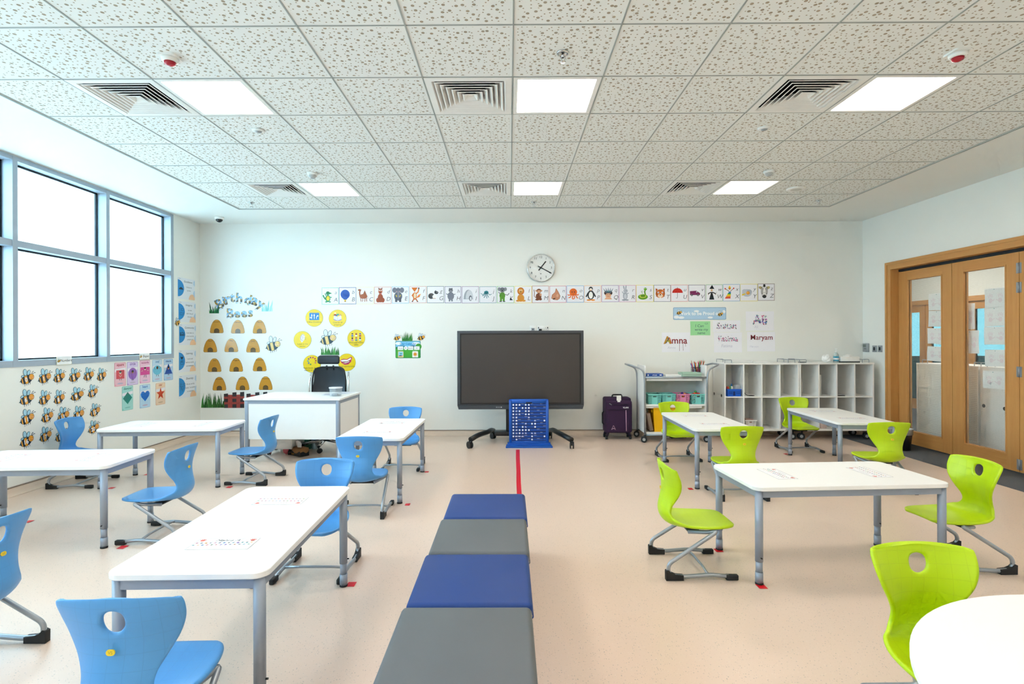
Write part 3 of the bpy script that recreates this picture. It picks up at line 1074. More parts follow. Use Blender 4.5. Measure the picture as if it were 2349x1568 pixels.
# ---- bench of four upholstered cubes
BZ = .40
by = [1.03, 1.535, 2.020, 2.513, 3.003, 3.486]
for k, (c, lb) in enumerate((('vinyl_blue', ''), ('vinyl_grey', 'grey upholstered bench cube nearest the viewer'), ('vinyl_blue', 'blue upholstered bench cube between the two grey cubes'),
                             ('vinyl_grey', 'grey upholstered bench cube between the two blue cubes'), ('vinyl_blue', 'blue upholstered bench cube at the far end by the red floor line'))):
    if k == 0: continue
    y0, y1 = by[k]*K + .003, by[k + 1]*K - .003
    x1 = (.080 + .006*(k - 1))*K; x0 = (-.400 + .010*(k - 1))*K
    t = thing('bench_cube', lb, 'pouf', ((x0 + x1)/2, (y0 + y1)/2, 0), 0, 'upholstered bench cubes')
    w, d = (x1 - x0)/2, (y1 - y0)/2
    MB().rbox(-w + .004, w - .004, -d + .003, d - .003, .0, BZ - .055, .012, 2).build('base', c, t)
    cu = MB(); n = 14
    def top(u, v): return BZ - .012*(max(abs(u), abs(v))**6)
    cu.rbox(-w, w, -d, d, BZ - .06, BZ, .022, 4)
    for i in range(len(cu.v)):
        vx, vy, vz = cu.v[i]
        if vz > BZ - .02: cu.v[i] = (vx, vy, vz)
    cu.build('cushion', c, t)
    sm = MB(); pts = rrect(-w - .0005, w + .0005, -d - .0005, d + .0005, .024, 5)
    sm.tube([(x, y, BZ - .058) for x, y in pts + pts[:1]], .003, 6, 0, False); sm.build('seam', c, t)

# ---- tape on the floor
tp = [(1183.5, 1192, 1031), (1183.5, 1192.5, 1052), (1184.5, 1194, 1080), (1184.5, 1194.8, 1106), (1184.8, 1195.5, 1129)]
p = MB(); L = [on_level(a_, y_) for a_, b_, y_ in tp] + [on_level(b_, y_) for a_, b_, y_ in tp[::-1]]
L[4] = (L[4][0], 3.72); L[5] = (L[5][0], 3.72)
p.prism(L[::-1], .0004, .0014)
tag(p.build('floor_tape', 'tape'), 'long red tape line on the floor leading from the bench to the blue number board', 'tape')
for px, py, lb in ((1747, 1345, 'nearest right table, near leg on the aisle side'), (1648, 1262, 'nearest right table, far leg on the aisle side'), (2038, 1251, 'nearest right table, far leg on the door side'),
                   (1584, 1121, 'table before the trolley, near aisle leg'), (1512, 1058, 'table before the trolley, far aisle leg'), (1633, 1060, 'table before the trolley, far door-side leg'),
                   (1803, 1041, 'table before the cubby shelves, far aisle leg'), (806, 1340, 'nearest left table, far leg on the bench side'), (600, 1336, 'nearest left table, far leg on the window side'),
                   (66, 1196, 'table at the left picture edge, far left leg'), (281, 1255, 'chair below the bee numbers, near glide'), (526, 1117, 'chair in front of the teacher desk, near glide'),
                   (256, 1119, 'chair against the window wall, near glide'), (337, 1088, 'table left of the teacher desk, far left leg'), (935, 1157, 'table right of the teacher desk, near bench-side leg'),
                   (979, 1082, 'table right of the teacher desk, far bench-side leg'), (780, 1154, 'table right of the teacher desk, near window-side leg')):
    x, y = on_level(px, py)
    s = .048 if lb.startswith(('nearest', 'chair')) else .042
    tag(MB().prism([(-s/2, -.028), (s/2, -.030), (s/2, .030), (-s/2, .028)], .0016, .0026).build('tape_mark', 'tape', None, (x, y, 0)), f'red tape mark, {lb}', 'tape', 'red tape marks at the table legs')


# ---- castors
def castor(parent, x, y, z, r=.038, wide=.05, twin=True, m='rubber', hub='greyp', rz=0.0):
    """Swivel castor whose top plate is at height z; wheels reach the floor."""
    c = MB().cyl((0, 0, r), (0, 0, z), .008, 10).lathe([(.02, z - .008), (.02, z)], 12)
    c.rbox(-wide*.42, wide*.42, -.012, r*1.15, r*.9, r*1.75, .006, 2)
    o = c.build('castor', m, parent, (x, y, 0), (0, 0, rz))
    wm = MB()
    for sx in ((-1, 1) if twin else (0,)):
        cx = sx*wide*.32; h = wide*.13 if twin else wide*.25
        wm.tube([(cx - h, .012, r), (cx - h*.8, .012, r), (cx + h*.8, .012, r), (cx + h, .012, r)], [r*.86, r, r, r*.86], 20)
        wm.tube([(cx - h*1.12, .012, r), (cx + h*1.12, .012, r)], r*.5, 14, 1)
    wm.build('wheel', [m, hub], o)
    return o


# ---- interactive screen on a rolling stand
Y = 7.42
xa, za = on_back(1048.5, 758.5, Y); xb, zb = on_back(1339.5, 938, Y)
cxs = (xa + xb)/2; w = (xb - xa)/2; zt, zb_ = on_back(1194, 758, Y)[1], on_back(1194, 938, Y)[1]
t = thing('interactive_screen', 'large dark interactive screen on a black rolling stand', 'screen', (cxs, Y, 0))
hb = .055
MB().rbox(-w, w, 0, .085, zb_ + hb, zt, .006).build('housing', 'tv', t)
lo = MB(); n = [(-w, zb_ + hb - .001), (-w + .018, zb_), (w - .018, zb_), (w, zb_ + hb - .001)]
lo.add([(x, y, z) for y in (-.004, .08) for x, z in n], [(0, 1, 2, 3), (7, 6, 5, 4), (0, 4, 5, 1), (1, 5, 6, 2), (2, 6, 7, 3), (3, 7, 4, 0)])
lo = lo.build('lower_bar', 'tv', t)
bt = MB()
for k, m_ in ((0, 0), (.022, 0), (.044, 0), (.066, 1)): bt.prism(ell(-w*.38 + k, zb_ + .028, .007, .007, 0, 12), 0, .002, m_)
bt.xf(Matrix(((1, 0, 0, 0), (0, 0, -1, -.004), (0, 1, 0, 0), (0, 0, 0, 1)))).build('button', ['greyp', 'dot'], lo)
bz = MB(); i0, i1 = .038, .058
for e in ((-w + i0, w - i0, zt - .054, zt - .034), (-w + i0, w - i0, zb_ + hb + .014, zb_ + hb + .034), (-w + i0, -w + i1, zb_ + hb + .034, zt - .054), (w - i1, w - i0, zb_ + hb + .034, zt - .054)):
    bz.box(e[0], e[1], -.003, .002, e[2], e[3])
bz.build('bezel', 'tvdark', t)
MB().box(-w + i1, w - i1, -.0012, .002, zb_ + hb + .034, zt - .054).build('glass_screen', 'screen', t)
MB().rbox(-.20, .20, .09, .17, .13, zb_ + .4, .01).build('column', 'tvdark', t)
MB().rbox(-.36, .36, .06, .20, .105, .165, .012).build('cross_beam', 'tvdark', t)
FW = [((-.515, 7.167), (-.231, 7.85)), ((.815, 7.12), (.584, 7.84))]
for (fx, fy), (rx, ry) in FW:
    sg = -1 if fx < 0 else 1
    pts = [(fx - cxs, fy - Y, .115), (fx - cxs - sg*.10, fy - Y + .14, .155), (rx - cxs + sg*.06, .05, .165), (rx - cxs + sg*.03, .20, .165), (rx - cxs, ry - Y, .12)]
    l = MB().tube(fillet(pts, .08, 4), [.030] + [.036]*20 + [.030]*60 if False else .034, 10)
    l = l.build('stand_leg', 'tvdark', t)
    for (x, y) in ((fx, fy), (rx, ry)):
        castor(l, x - cxs, y - Y, .10, .045, .06, True, 'black', 'rubber', R(40 if sg < 0 else -10))

# ---- blue hundred-number board leaning nowhere: it stands on its own foot
Yb = 7.28
x0, z1 = on_back(1167.5, 915, Yb); x1, _ = on_back(1258.5, 915, Yb); cxb = (x0 + x1)/2; w = (x1 - x0)/2
t = thing('number_board', 'blue hundred-number board standing on the floor in front of the screen', 'number board', (cxb, Yb, 0))
H = z1; zb0_ = .05
fr = MB(); S = [(x, z) for x, z in rrect(-w, w, zb0_, H, .022, 5)]
fr.prism(S, 0, .02).xf(Matrix(((1, 0, 0, 0), (0, 0, 1, .004), (0, 1, 0, 0), (0, 0, 0, 1)))).build('back_panel', 'board_blue', t)
bd = MB(); iw = w*.86; ib, it = .075, H - .055
for e in ((-w, -iw, zb0_, H - .02), (iw, w, zb0_, H - .02), (-iw, iw, zb0_, ib), (-iw, iw, it, H)):
    bd.rbox(e[0], e[1], -.014, .006, e[2], e[3], .004, 1)
bd.build('frame', 'board_blue', t)
MB().rbox(-.04, .04, -.016, -.008, it - .004, it + .016, .003, 1).build('carry_slot', 'black', t)
ft = MB(); pf = [(-w - .045, -.10), (w + .045, -.10), (w + .035, .07), (-w - .035, .07)]
ft.prism(pf, .0, .022, 0, .004).box(-w - .02, w + .02, -.03, .03, .018, .055)
ft.build('foot', 'board_blue', t)
MB().box(-iw, iw, -.002, .004, ib, it).build('slot_panel', 'board_dark', t)
rows = 12; rh = (it - ib)/rows; cw = 2*iw/11
tl = MB(); dots = MB()
NUM = {(2, 1): '29', (3, 1): '39', (3, 2): '38', (4, 0): '50', (4, 5): '45', (5, 0): '60', (5, 7): '53', (6, 0): '70', (6, 4): '66', (7, 1): '79', (7, 4): '76', (8, 1): '89',
       (9, 1): '99', (9, 3): '97', (9, 4): '96', (9, 6): '94', (9, 7): '93', (10, 1): '109', (10, 2): '108', (10, 3): '107'}
DOT = {0: (0, 1, 2, 4, 5), 1: (0, 1, 3, 4, 5), 2: (0, 2, 4, 5), 3: (0, 4, 5), 4: (1,), 5: (1, 10), 6: (1, 6, 7), 7: (0, 3, 7), 8: (0, 2, 3, 4, 5), 9: (0, 2), 10: (0, 6, 10), 11: (1, 6)}
for r_ in range(rows):
    zc = it - rh*(r_ + .5)
    for c_ in range(11):
        xc = -iw + cw*(c_ + .5)
        tl.box(xc - cw*.47, xc + cw*.47, -.008, -.002, zc - rh*.36, zc + rh*.36)
        if c_ in DOT.get(r_, ()):
            dots.add([(xc + x, -.0085, zc + y) for x, y in ell(0, 0, rh*.27, rh*.27, 0, 14)][::-1], [list(range(14))])
        elif (r_, c_) in NUM:
            vs, fs = glyphs(NUM[r_, c_], rh*.62, 0, .02)
            dots.add([(xc - x*.9, -.0085, zc - y + rh*.2) for x, y, z in vs], fs)
        elif (r_ + 2*c_) % 3 == 0:
            dots.add([(xc - cw*.4, -.0085, zc + rh*.27), (xc + cw*.4, -.0085, zc + rh*.27), (xc + cw*.4, -.0085, zc + rh*.33), (xc - cw*.4, -.0085, zc + rh*.33)], [(0, 1, 2, 3)])
tl.build('number_tiles', 'board_tile', t); dots.build('number_print', 'dot', t)

# ---- suitcase
Ys = 7.80
x0, zt = on_back(1388.5, 912, Ys); x1, _ = on_back(1447.5, 912, Ys); w = (x1 - x0)/2 + .004
t = thing('suitcase', 'purple soft suitcase with a white tag beside the trolley', 'suitcase', ((x0 + x1)/2, Ys, 0))
b_ = on_back(1418, 993, Ys)[1]
MB().rbox(-w, w, .0, .22, b_, zt, .028, 3).build('body', 'purple', t)
MB().rbox(-w + .002, w + .004, -.045, .02, b_ + .008, zt - .035, .03, 3).build('front_pocket', 'purple', t)
MB().rbox(-w + .03, w - .03, -.058, -.02, b_ + .02, zt - .16, .02, 3).build('lower_pocket', 'purple', t)
z_ = MB().tube([(-w + .05, -.047, zt - .09), (w - .06, -.047, zt - .09)], .004, 6).tube([(-w + .02, -.060, zt - .165), (w - .02, -.060, zt - .165)], .004, 6)
z_.tube(fillet([(-w + .006, -.03, b_ + .06), (-w + .006, -.03, zt - .045), (w - .002, -.03, zt - .045), (w - .002, -.03, b_ + .06)], .05), .004, 6).build('zip', 'purple_d', t)
MB().tube([(w*.55, -.060, b_ + .04), (w*.52, -.061, zt - .17)], .006, 6).build('piping', 'pink', t)
MB().tube([(-w*.72, -.052, zt - .075), (-w*.55, -.052, zt - .095)], .005, 6).build('zip_pull', 'greyp', t)
MB().tube(fillet([(-.07, .09, zt - .005), (-.065, .09, zt + .035), (.065, .09, zt + .035), (.07, .09, zt - .005)], .03), .011, 8).build('top_handle', 'black', t)
MB().tube(fillet([(-w + .005, .1, b_ + .36 - .06), (-w - .022, .1, b_ + .34 - .06), (-w - .022, .1, b_ + .19 - .06), (-w + .005, .1, b_ + .17 - .06)], .03), .009, 8).build('side_handle', 'black', t)
tg = MB().box(-.032, .032, -.052, -.049, zt - .035, zt + .038); tg.box(-.02, .02, -.053, -.048, zt - .055, zt - .035); tg.build('luggage_tag', 'wplastic', t)
vs, fs = glyphs('VLAN', .032, 0, .02)
lg = MB().add([(x + w*.52, -.048, y + zt - .145) for x, y, z in vs], fs)
lg.build('lettering', 'dot', t)
e_ = MB()
for a, b in (((-.03, 0), (0, .06)), ((.03, 0), (0, .06)), ((-.03, 0), (0, .018)), ((.03, 0), (0, .018)), ((-.012, .02), (.012, .02))):
    e_.tube([(a[0] - w*.42, -.060, a[1] + b_ + .06), (b[0] - w*.42, -.060, b[1] + b_ + .06)], .0032, 6)
e_.build('emblem', 'pink', t)
for sx in (-1, 1):
    for y in (-.01, .17):
        q = MB().tube([(sx*(w - .045), y, b_ + .03), (sx*(w - .022), y - .006, .05)], .02, 8).build('wheel_housing', 'purple_d', t)
        MB().tube([(sx*(w - .018) - .014, y, .026), (sx*(w - .018) + .014, y, .026)], .026, 14).build('wheel', 'black', q)

# ---- teacher's desk
DXa, DXb, DYa, DYb, DT = -3.11, -1.955, 6.35, 7.14, .752
t = thing('teacher_desk', 'white teacher desk with grey legs in front of the bee display', 'desk', (0, 0, 0))
DS = .055                                                       # the desk stands slightly askew: its right end is nearer
ctr = Vector(((DXa + DXb)/2, (DYa + DYb)/2, 0)); t.location = ctr; t.rotation_euler = (0, 0, R(-2.2))
hx, hy = (DXb - DXa)/2, (DYb - DYa)/2
MB().prism(rrect(-hx, hx, -hy, hy, .008, 3), DT - .022, DT, 0, .002).build('desktop', 'lam', t)
for sx in (-1, 1):
    for sy in (-1, 1):
        l = MB().rbox(sx*(hx - .035) - .022, sx*(hx - .035) + .022, sy*(hy - .035) - .022, sy*(hy - .035) + .022, .012, DT - .023, .008, 2).build('leg', 'tablesteel', t)
        MB().cyl((sx*(hx - .035), sy*(hy - .035), .001), (sx*(hx - .035), sy*(hy - .035), .013), .02, 12).build('floor_glide', 'rubber', l)
ap = MB()
for e in ((-hx + .057, hx - .057, -hy + .015, -hy + .035), (-hx + .057, hx - .057, hy - .035, hy - .015), (-hx + .015, -hx + .035, -hy + .057, hy - .057), (hx - .035, hx - .015, -hy + .057, hy - .057)):
    ap.box(*e, DT - .062, DT - .023)
ap.build('frame_rail', 'tablesteel', t)
zf = on_back(660, 1006.5, 6.39)[1]
MB().box(-hx + .057, hx - .057, -hy + .02, -hy + .036, zf, DT - .063).build('front_panel', 'white', t)
MB().box(hx - .036, hx - .02, -hy + .057, hy - .057, zf, DT - .063).build('side_panel', 'white', t)
MB().box(-hx + .02, -hx + .036, -hy + .057, hy - .057, zf, DT - .063).build('side_panel', 'white', t)

# pedestal under the desk
t = thing('drawer_pedestal', 'white rolling drawer pedestal under the teacher desk', 'cabinet', (-2.875, 6.985, 0))
MB().rbox(-.18, .18, -.26, .26, .085, .60, .004, 1).build('body', 'white', t)
for k in range(3):
    d = MB().rbox(-.175, .175, -.272, -.259, .10 + .165*k, .258 + .165*k, .004, 1).build('drawer', 'white', t)
    MB().box(-.06, .06, -.280, -.272, .235 + .165*k, .245 + .165*k).build('handle', 'steel', d)
for sx in (-1, 1):
    for sy in (-1, 1): castor(t, sx*.13, sy*.2, .085, .026, .04, True, 'black', mat('red_hub', 'b52a30', .4))

# things on the floor under the desk
x, y = on_level(674, 1048); t = thing('tissue_box', 'brown and black tissue box on the floor under the teacher desk', 'tissue box', (x + .02, y + .12, 0), R(-38))
MB().rbox(-.12, .12, -.06, .06, .001, .10, .003, 1).build('carton', 'kraft', t)
wv = [(-.1205, .001), (.1205, .001), (.1205, .065)] + [(.1205 - .241*i/12, .05 + .018*math.cos(i*.62) - .0*i) for i in range(13)]
bd = MB()
bd.add([(x, -.0612, z) for x, z in wv], [list(range(len(wv)))])
bd.add([(x, .0612, z) for x, z in wv], [list(range(len(wv)))])
sd = [(-.06, .001), (.06, .001), (.06, .055), (.02, .035), (-.02, .06), (-.06, .05)]
for sx in (-1, 1): bd.add([(sx*.1212, y, z) for y, z in sd], [list(range(len(sd)))])
bd.build('print_band', 'black', t)
vs, fs = glyphs('Cool', .042, .3)
MB().add([(x - .06, -.0618, z + .012) for x, z, _ in vs], fs).build('print', mat('gold_print', 'd0a040', .5), t)
ts = MB(); ts.add([(-.05, 0, .099), (.0, -.02, .099), (.05, 0, .099), (0, .02, .099), (-.06, -.01, .17), (.01, -.02, .185), (.04, .01, .15), (-.01, .03, .165)],
                  [(0, 1, 5, 4), (1, 2, 6, 5), (2, 3, 7, 6), (3, 0, 4, 7)]); ts.build('tissue', 'white', t)
x, y = on_level(651, 1045); t = thing('pink_ball', 'small pink ball on the floor beside the brown tissue box', 'ball', (x, y + .1, 0))
MB().ball((0, 0, .05), .05, 16).build('ball_body', mat('pink_rubber', 'd4646c', .5), t)


def pump_bottle(x, y, z, lab, s=1.0, body='e9f1f0', lbl='3fa9c9'):
    t = thing('hand_sanitizer', lab, 'bottle', (x, y, z))
    MB().lathe([(.001, .001), (.034*s, .001), (.036*s, .006), (.036*s, .10*s), (.030*s, .122*s), (.014*s, .132*s), (.013*s, .142*s)], 20).build('bottle', clear_plastic('clear_gel', body, .35), t)
    MB().lathe([(.0365*s, .022*s), (.0365*s, .088*s)], 20).build('sticker', mat('sticker_' + lbl, lbl, .4), t)
    MB().lathe([(.0372*s, .04*s), (.0372*s, .064*s)], 20).build('sticker', 'dot', t)
    MB().lathe([(.015*s, .142*s), (.015*s, .158*s), (.006*s, .162*s), (.005*s, .185*s)], 14).build('cap', 'wplastic', t)
    MB().rbox(-.012*s, .012*s, -.034*s, .012*s, .183*s, .195*s, .004*s, 1).build('pump', 'wplastic', t)
    return t


x, y = on_level(684, 1028); pump_bottle(x, y + .2, 0, 'pump bottle behind the tissue box under the teacher desk', 1.35, 'dfe9e4', '3aa3b5')
x, y = on_level(693, 1034); t = thing('green_box', 'dark green carton standing under the teacher desk', 'box', (x + .015, y + .18, 0))
MB().rbox(-.05, .05, -.06, .06, .001, .30, .003, 1).build('carton', mat('green_card', '3f8a70', .6), t)
MB().box(-.045, .045, -.0608, -.0602, .12, .16).build('print', mat('pale_green', '6fae94', .6), t)
x, y = on_level(702, 1034); t = thing('water_bottle', 'clear water bottle with a blue cap under the teacher desk', 'bottle', (x + .065, y + .16, 0))
MB().lathe([(.001, .001), (.05, .001), (.052, .01), (.049, .06), (.052, .1), (.049, .14), (.052, .2), (.046, .235), (.018, .265), (.017, .275)], 20).build('bottle', clear_plastic('clear_pet', 'dbe8ee', .3), t)
MB().lathe([(.0535, .11), (.0535, .195)], 20).build('sticker', mat('water_label', '4f7fb8', .4), t)
MB().lathe([(.02, .272), (.02, .30), (.001, .301)], 16).build('cap', mat('blue_cap', '1f5fb5', .4), t)

# things on the desk
x, y = on_level(766, 909, DT); t = thing('plastic_tub', 'clear plastic tub with a white lid on the teacher desk', 'tub', (x, y + .07, DT))
MB().lathe([(.001, .001), (.062, .001), (.066, .004), (.076, .098)], 28).build('tub', clear_plastic('clear_tub', 'f0f4f6', .22), t)
MB().lathe([(.081, .094), (.081, .108), (.001, .109)], 28).build('lid', clear_plastic('cloudy_lid', 'f4f6f8', .75), t)
ins = MB(); ins.rbox(-.04, .03, -.035, .0, .003, .03, .004, 1).rbox(-.02, .045, .01, .04, .003, .02, .004, 1); ins.build('contents', 'greyp', t)
for k, (px, py, a, lb) in enumerate(((757, 905, 12, 'printed sheet under the plastic tub on the teacher desk'), (788, 902, -6, 'printed sheet at the right end of the teacher desk'))):
    x, y = on_level(px, py, DT)
    p = Print(.0004); p.solid([(-.105, -.148), (.105, -.148), (.105, .148), (-.105, .148)], 'eef1f6')
    for j in range(14): p.r(-.085, .085 - .03*((j*7) % 3), .12 - j*.018, .125 - j*.018, '8f93a8')
    p.make('paper_sheet', lb, 'paper', (x, y + .06, DT + .0005 + .001*k), (0, 0, R(a)), 'sheets on the teacher desk')

# ---- office chair behind the desk
OY = 7.36
t = thing('office_chair', 'black mesh office chair with a headrest behind the teacher desk', 'chair', (on_back(757, 870, OY)[0], OY, 0))
z = lambda y_: on_back(757, y_, OY)[1]
hr = MB(); hw = .148
for i in range(2): pass
hr.rbox(-hw, hw, -.05, .02, z(835), z(812.5), .032, 4)
for i in range(len(hr.v)):
    x_, y_, z_ = hr.v[i]; f_ = (x_/hw)**2; hr.v[i] = (x_, y_ - .04*f_, z_ - .018*f_*(1 if z_ > z(824) else -.3))
hr.build('headrest', mat('black_leather', '1a222c', .35), t)
for sx in (-1, 1): MB().tube([(sx*.045, .0, z(838)), (sx*.045, .02, z(848))], .012, 8).build('headrest_post', 'black', t)
bk = MB(); bw = .222
n = 10; g_ = []
for j in range(n + 1):
    for i in range(n + 1):
        u, v = i/n*2 - 1, j/n
        wv = bw*(.86 + .14*min(1, (1 - v)*1.6)) if v > .3 else bw
        g_.append((u*wv, .01 - .055*u*u + .03*math.sin(v*PI), z(905) + (z(842) - z(905))*v - .012*(u**4)*(v > .9)))
bk.add(g_, [(j*(n + 1) + i, j*(n + 1) + i + 1, (j + 1)*(n + 1) + i + 1, (j + 1)*(n + 1) + i) for j in range(n) for i in range(n)], 0, True)
bk.build('backrest', mat('black_mesh', '1d2731', .45), t)
rim = [(-bw - .003, -.045, z(905)), (-bw - .003, -.04, z(870)), (-bw*.9, -.035, z(846)), (-bw*.55, 0, z(841.5)), (bw*.55, 0, z(841.5)), (bw*.9, -.035, z(846)), (bw + .003, -.04, z(870)), (bw + .003, -.045, z(905))]
MB().tube(fillet(rim, .05, 4), .012, 8).build('back_frame', 'black', t)
for sx in (-1, 1):
    MB().tube(fillet([(sx*.25, .0, z(853)), (sx*.265, -.05, z(880)), (sx*.26, -.06, z(912)), (sx*.235, -.02, .50), (sx*.12, 0, .46)], .05, 4), .013, 8).build('armrest', 'chrome', t)
MB().rbox(-.235, .235, -.46, .0, .44, .51, .03, 3).build('seat', mat('black_seat', '20242a', .6), t)
MB().rbox(-.04, .04, .0, .05, .46, z(900), .01, 2).build('back_bar', 'black', t)
MB().cyl((0, -.2, .12), (0, -.2, .45), .025, 12).build('gas_lift', 'chrome', t)
bs = MB()
for k in range(5):
    a = R(72*k - 16); bs.tube([(0, -.2, .13), (.27*math.cos(a), -.2 + .27*math.sin(a), .085)], [.026, .018], 8)
bs = bs.build('star_base', 'chrome', t)
for k in range(5):
    a = R(72*k - 16); castor(bs, .27*math.cos(a), -.2 + .27*math.sin(a), .085, .03, .05, True, 'black', 'black', a)

# ---- book trolley
TY, TB = 7.55, 7.99
tx0, tx1 = on_back(1479, 900, TY)[0], on_back(1622.4, 900, TY)[0]
zz = lambda y_: on_back(1550, y_, TY)[1]
tcx = (tx0 + tx1)/2; tw = (tx1 - tx0)/2; td = TB - TY
ztop, zmid, zbot = zz(863.5), zz(927.5), zz(991.5); zside = zz(838)
t = thing('book_trolley', 'white trolley with grey tube handles and three shelves', 'trolley', (tcx, TY, 0))
for sx in (-1, 1):
    MB().box(sx*tw - (.020 if sx > 0 else 0), sx*tw + (.020 if sx < 0 else 0), .02, td - .02, zbot - .012, zside).build('side_panel', 'white', t)
    pts = [(sx*tw, 0, .10), (sx*tw, 0, ztop - .03), (sx*(tw + .02), 0, ztop + .10), (sx*(tw + .20), .06, ztop + .165), (sx*(tw + .20), td - .06, ztop + .165),
           (sx*(tw + .02), td, ztop + .10), (sx*tw, td, ztop - .03), (sx*tw, td, .10)]
    MB().tube(fillet(pts, .085, 7), .0125, 12).build('handle_frame', 'steel', t)
MB().box(-tw + .020, tw - .020, .02, td - .01, ztop - .022, ztop).build('shelf', 'white', t)
MB().tube([(-tw, .005, ztop - .012), (tw, .005, ztop - .012)], .013, 10).build('front_rail', 'steel', t)
MB().box(-tw + .03, tw - .06, .03, .05, ztop - .06, ztop - .024).build('brace', 'white', t)
MB().box(-tw + .020, tw - .020, .012, td - .01, zmid - .024, zmid).build('shelf', 'white', t)
MB().box(-tw + .03, tw - .06, .04, .06, zmid - .055, zmid - .024).build('brace', 'white', t)
MB().box(-tw + .020, tw - .020, .012, td - .01, zbot - .024, zbot).build('shelf', 'white', t)
MB().tube([(-tw, .005, zbot - .034), (tw, .005, zbot - .034)], .010, 10).build('front_rail', 'steel', t)
MB().box(-tw + .020, tw - .020, td - .03, td - .015, zbot, ztop - .023).build('back_panel', mat('trolley_back', 'dfe0d8', .6), t)
for sx in (-1, 1):
    for y in (.0, td): castor(t, sx*tw, y, .10, .042, .05, True, 'rubber', 'greyp', R(75))

YT = TY
def at_trolley(px, py, dy=.12): return on_back(px, py, TY + dy)


# on the trolley's top shelf
x = at_trolley(1500, 860)[0]
t = thing('book', 'thick blue book lying on the top shelf of the trolley', 'book', (x - .012, TY + .15, ztop), R(3))
MB().box(-.118, .118, -.09, .09, .004, .034).build('pages', 'white', t)
cv = MB(); cv.box(-.121, .121, -.093, .092, .0005, .004).box(-.121, .121, -.093, .092, .034, .038).box(-.121, .121, -.094, -.090, .004, .034)
cv.build('cover', mat('book_blue', '1f4fa0', .4), t)
lt = MB(); vs, fs = glyphs('ATLAS', .022, 0, .02); lt.add([(x_ , -.0946, z_ + .011) for x_, z_, _ in vs], fs)
lt.add([(-.10, -.0946, .010), (-.082, -.0946, .010), (-.082, -.0946, .028), (-.10, -.0946, .028)], [(0, 1, 2, 3)])
lt.add([(.07, -.0946, .012), (.10, -.0946, .012), (.10, -.0946, .026), (.07, -.0946, .026)], [(0, 1, 2, 3)])
lt.build('spine_print', 'dot', t)
x = at_trolley(1544, 862)[0]
t = thing('paper_stack', 'small stack of white papers in the middle of the trolley top', 'paper', (x, TY + .14, ztop))
pk = MB()
for k in range(7): pk.xf(Matrix.Identity(4)) ; pk.box(-.125 + .003*(k % 3), .125 + .004*(k % 2), -.1, .1 - .002*k, .0005 + .003*k, .003 + .003*k)
pk.build('sheets', 'white', t)
x = at_trolley(1581, 860)[0]
t = thing('letter_tray', 'pale green stacking trays on the trolley top in front of the pencils', 'tray', (x, TY + .10, ztop))
M['tray'] = clear_plastic('pale_green_tray', 'cfe8d8', .6)
for k in range(2):
    tr = MB(); z0 = .001 + .028*k
    tr.box(-.135, .135, -.09, .09, z0, z0 + .003)
    for e in ((-.135, -.132, -.09, .09), (.132, .135, -.09, .09), (-.135, .135, .087, .09), (-.135, .135, -.09, -.087)): tr.box(*e, z0, z0 + .026)
    tr.build('tray', 'tray', t)
x = on_back(1601, 850, TY + .22)[0]
pcx, pcy = x + .012, TY + .245
t = thing('pencil_holder', 'black wire pencil cup on the trolley top', 'pencil holder', (pcx, pcy, ztop))
ph = MB(); hw, hh = .085, .115
for k in range(9):
    a = -hw + 2*hw*k/8
    for q in ((a, -.05), (a, .05)): ph.tube([(q[0], q[1], .002), (q[0], q[1], hh)], .0014, 4)
for k in range(6):
    zq = .004 + (hh - .004)*k/5
    ph.tube([(-hw, -.05, zq), (hw, -.05, zq), (hw, .05, zq), (-hw, .05, zq), (-hw, -.05, zq)], .0016 if k < 5 else .003, 4, 0, False)
for k in range(5):
    for sx in (-1, 1): ph.tube([(sx*hw, -.05 + .025*k, .002), (sx*hw, -.05 + .025*k, hh)], .0014, 4)
ph.box(-hw, hw, -.05, .05, .0005, .003); ph.box(-.002, .002, -.05, .05, .003, hh - .02); ph.build('wire_cup', 'black', t)
PC = [('orange', 'ef7d1a'), ('pink', 'e8408c'), ('red', 'd23a2a'), ('green', '2f8a4a'), ('blue', '2f7fc0'), ('black', '202226'), ('peach', 'e0a07a'), ('yellow', 'e8c53a'), ('purple', '6f4a8a'), ('brown', '7a4a2c')]
rnd = random.Random(5)
for k in range(24):
    nm, c = PC[k % 10]
    sx_ = rnd.uniform(-.072, .072); sy_ = rnd.choice((-1, 1))*rnd.uniform(.012, .036)
    tilt = Vector((rnd.uniform(-.3, .3) + sx_*1.2, rnd.uniform(-.12, .12), 1)).normalized(); ln = rnd.uniform(.165, .205)
    b0 = Vector((sx_*.75, sy_, .006)); q = b0 + tilt*ln
    pb = MB().tube([b0, q], .0048, 6).tube([q, q + tilt*.016], [.0046, .001], 6, 1)
    pb.v = [(a, b, c_) for a, b, c_ in pb.v]
    o = pb.build('pencil', [mat('pencil_' + nm, c, .4), mat('pencil_wood', 'd8b48a', .6)], None, (pcx, pcy, ztop))
    tag(o, f'{nm} pencil standing in the black wire cup on the trolley', 'pencil', 'pencils in the wire cup')


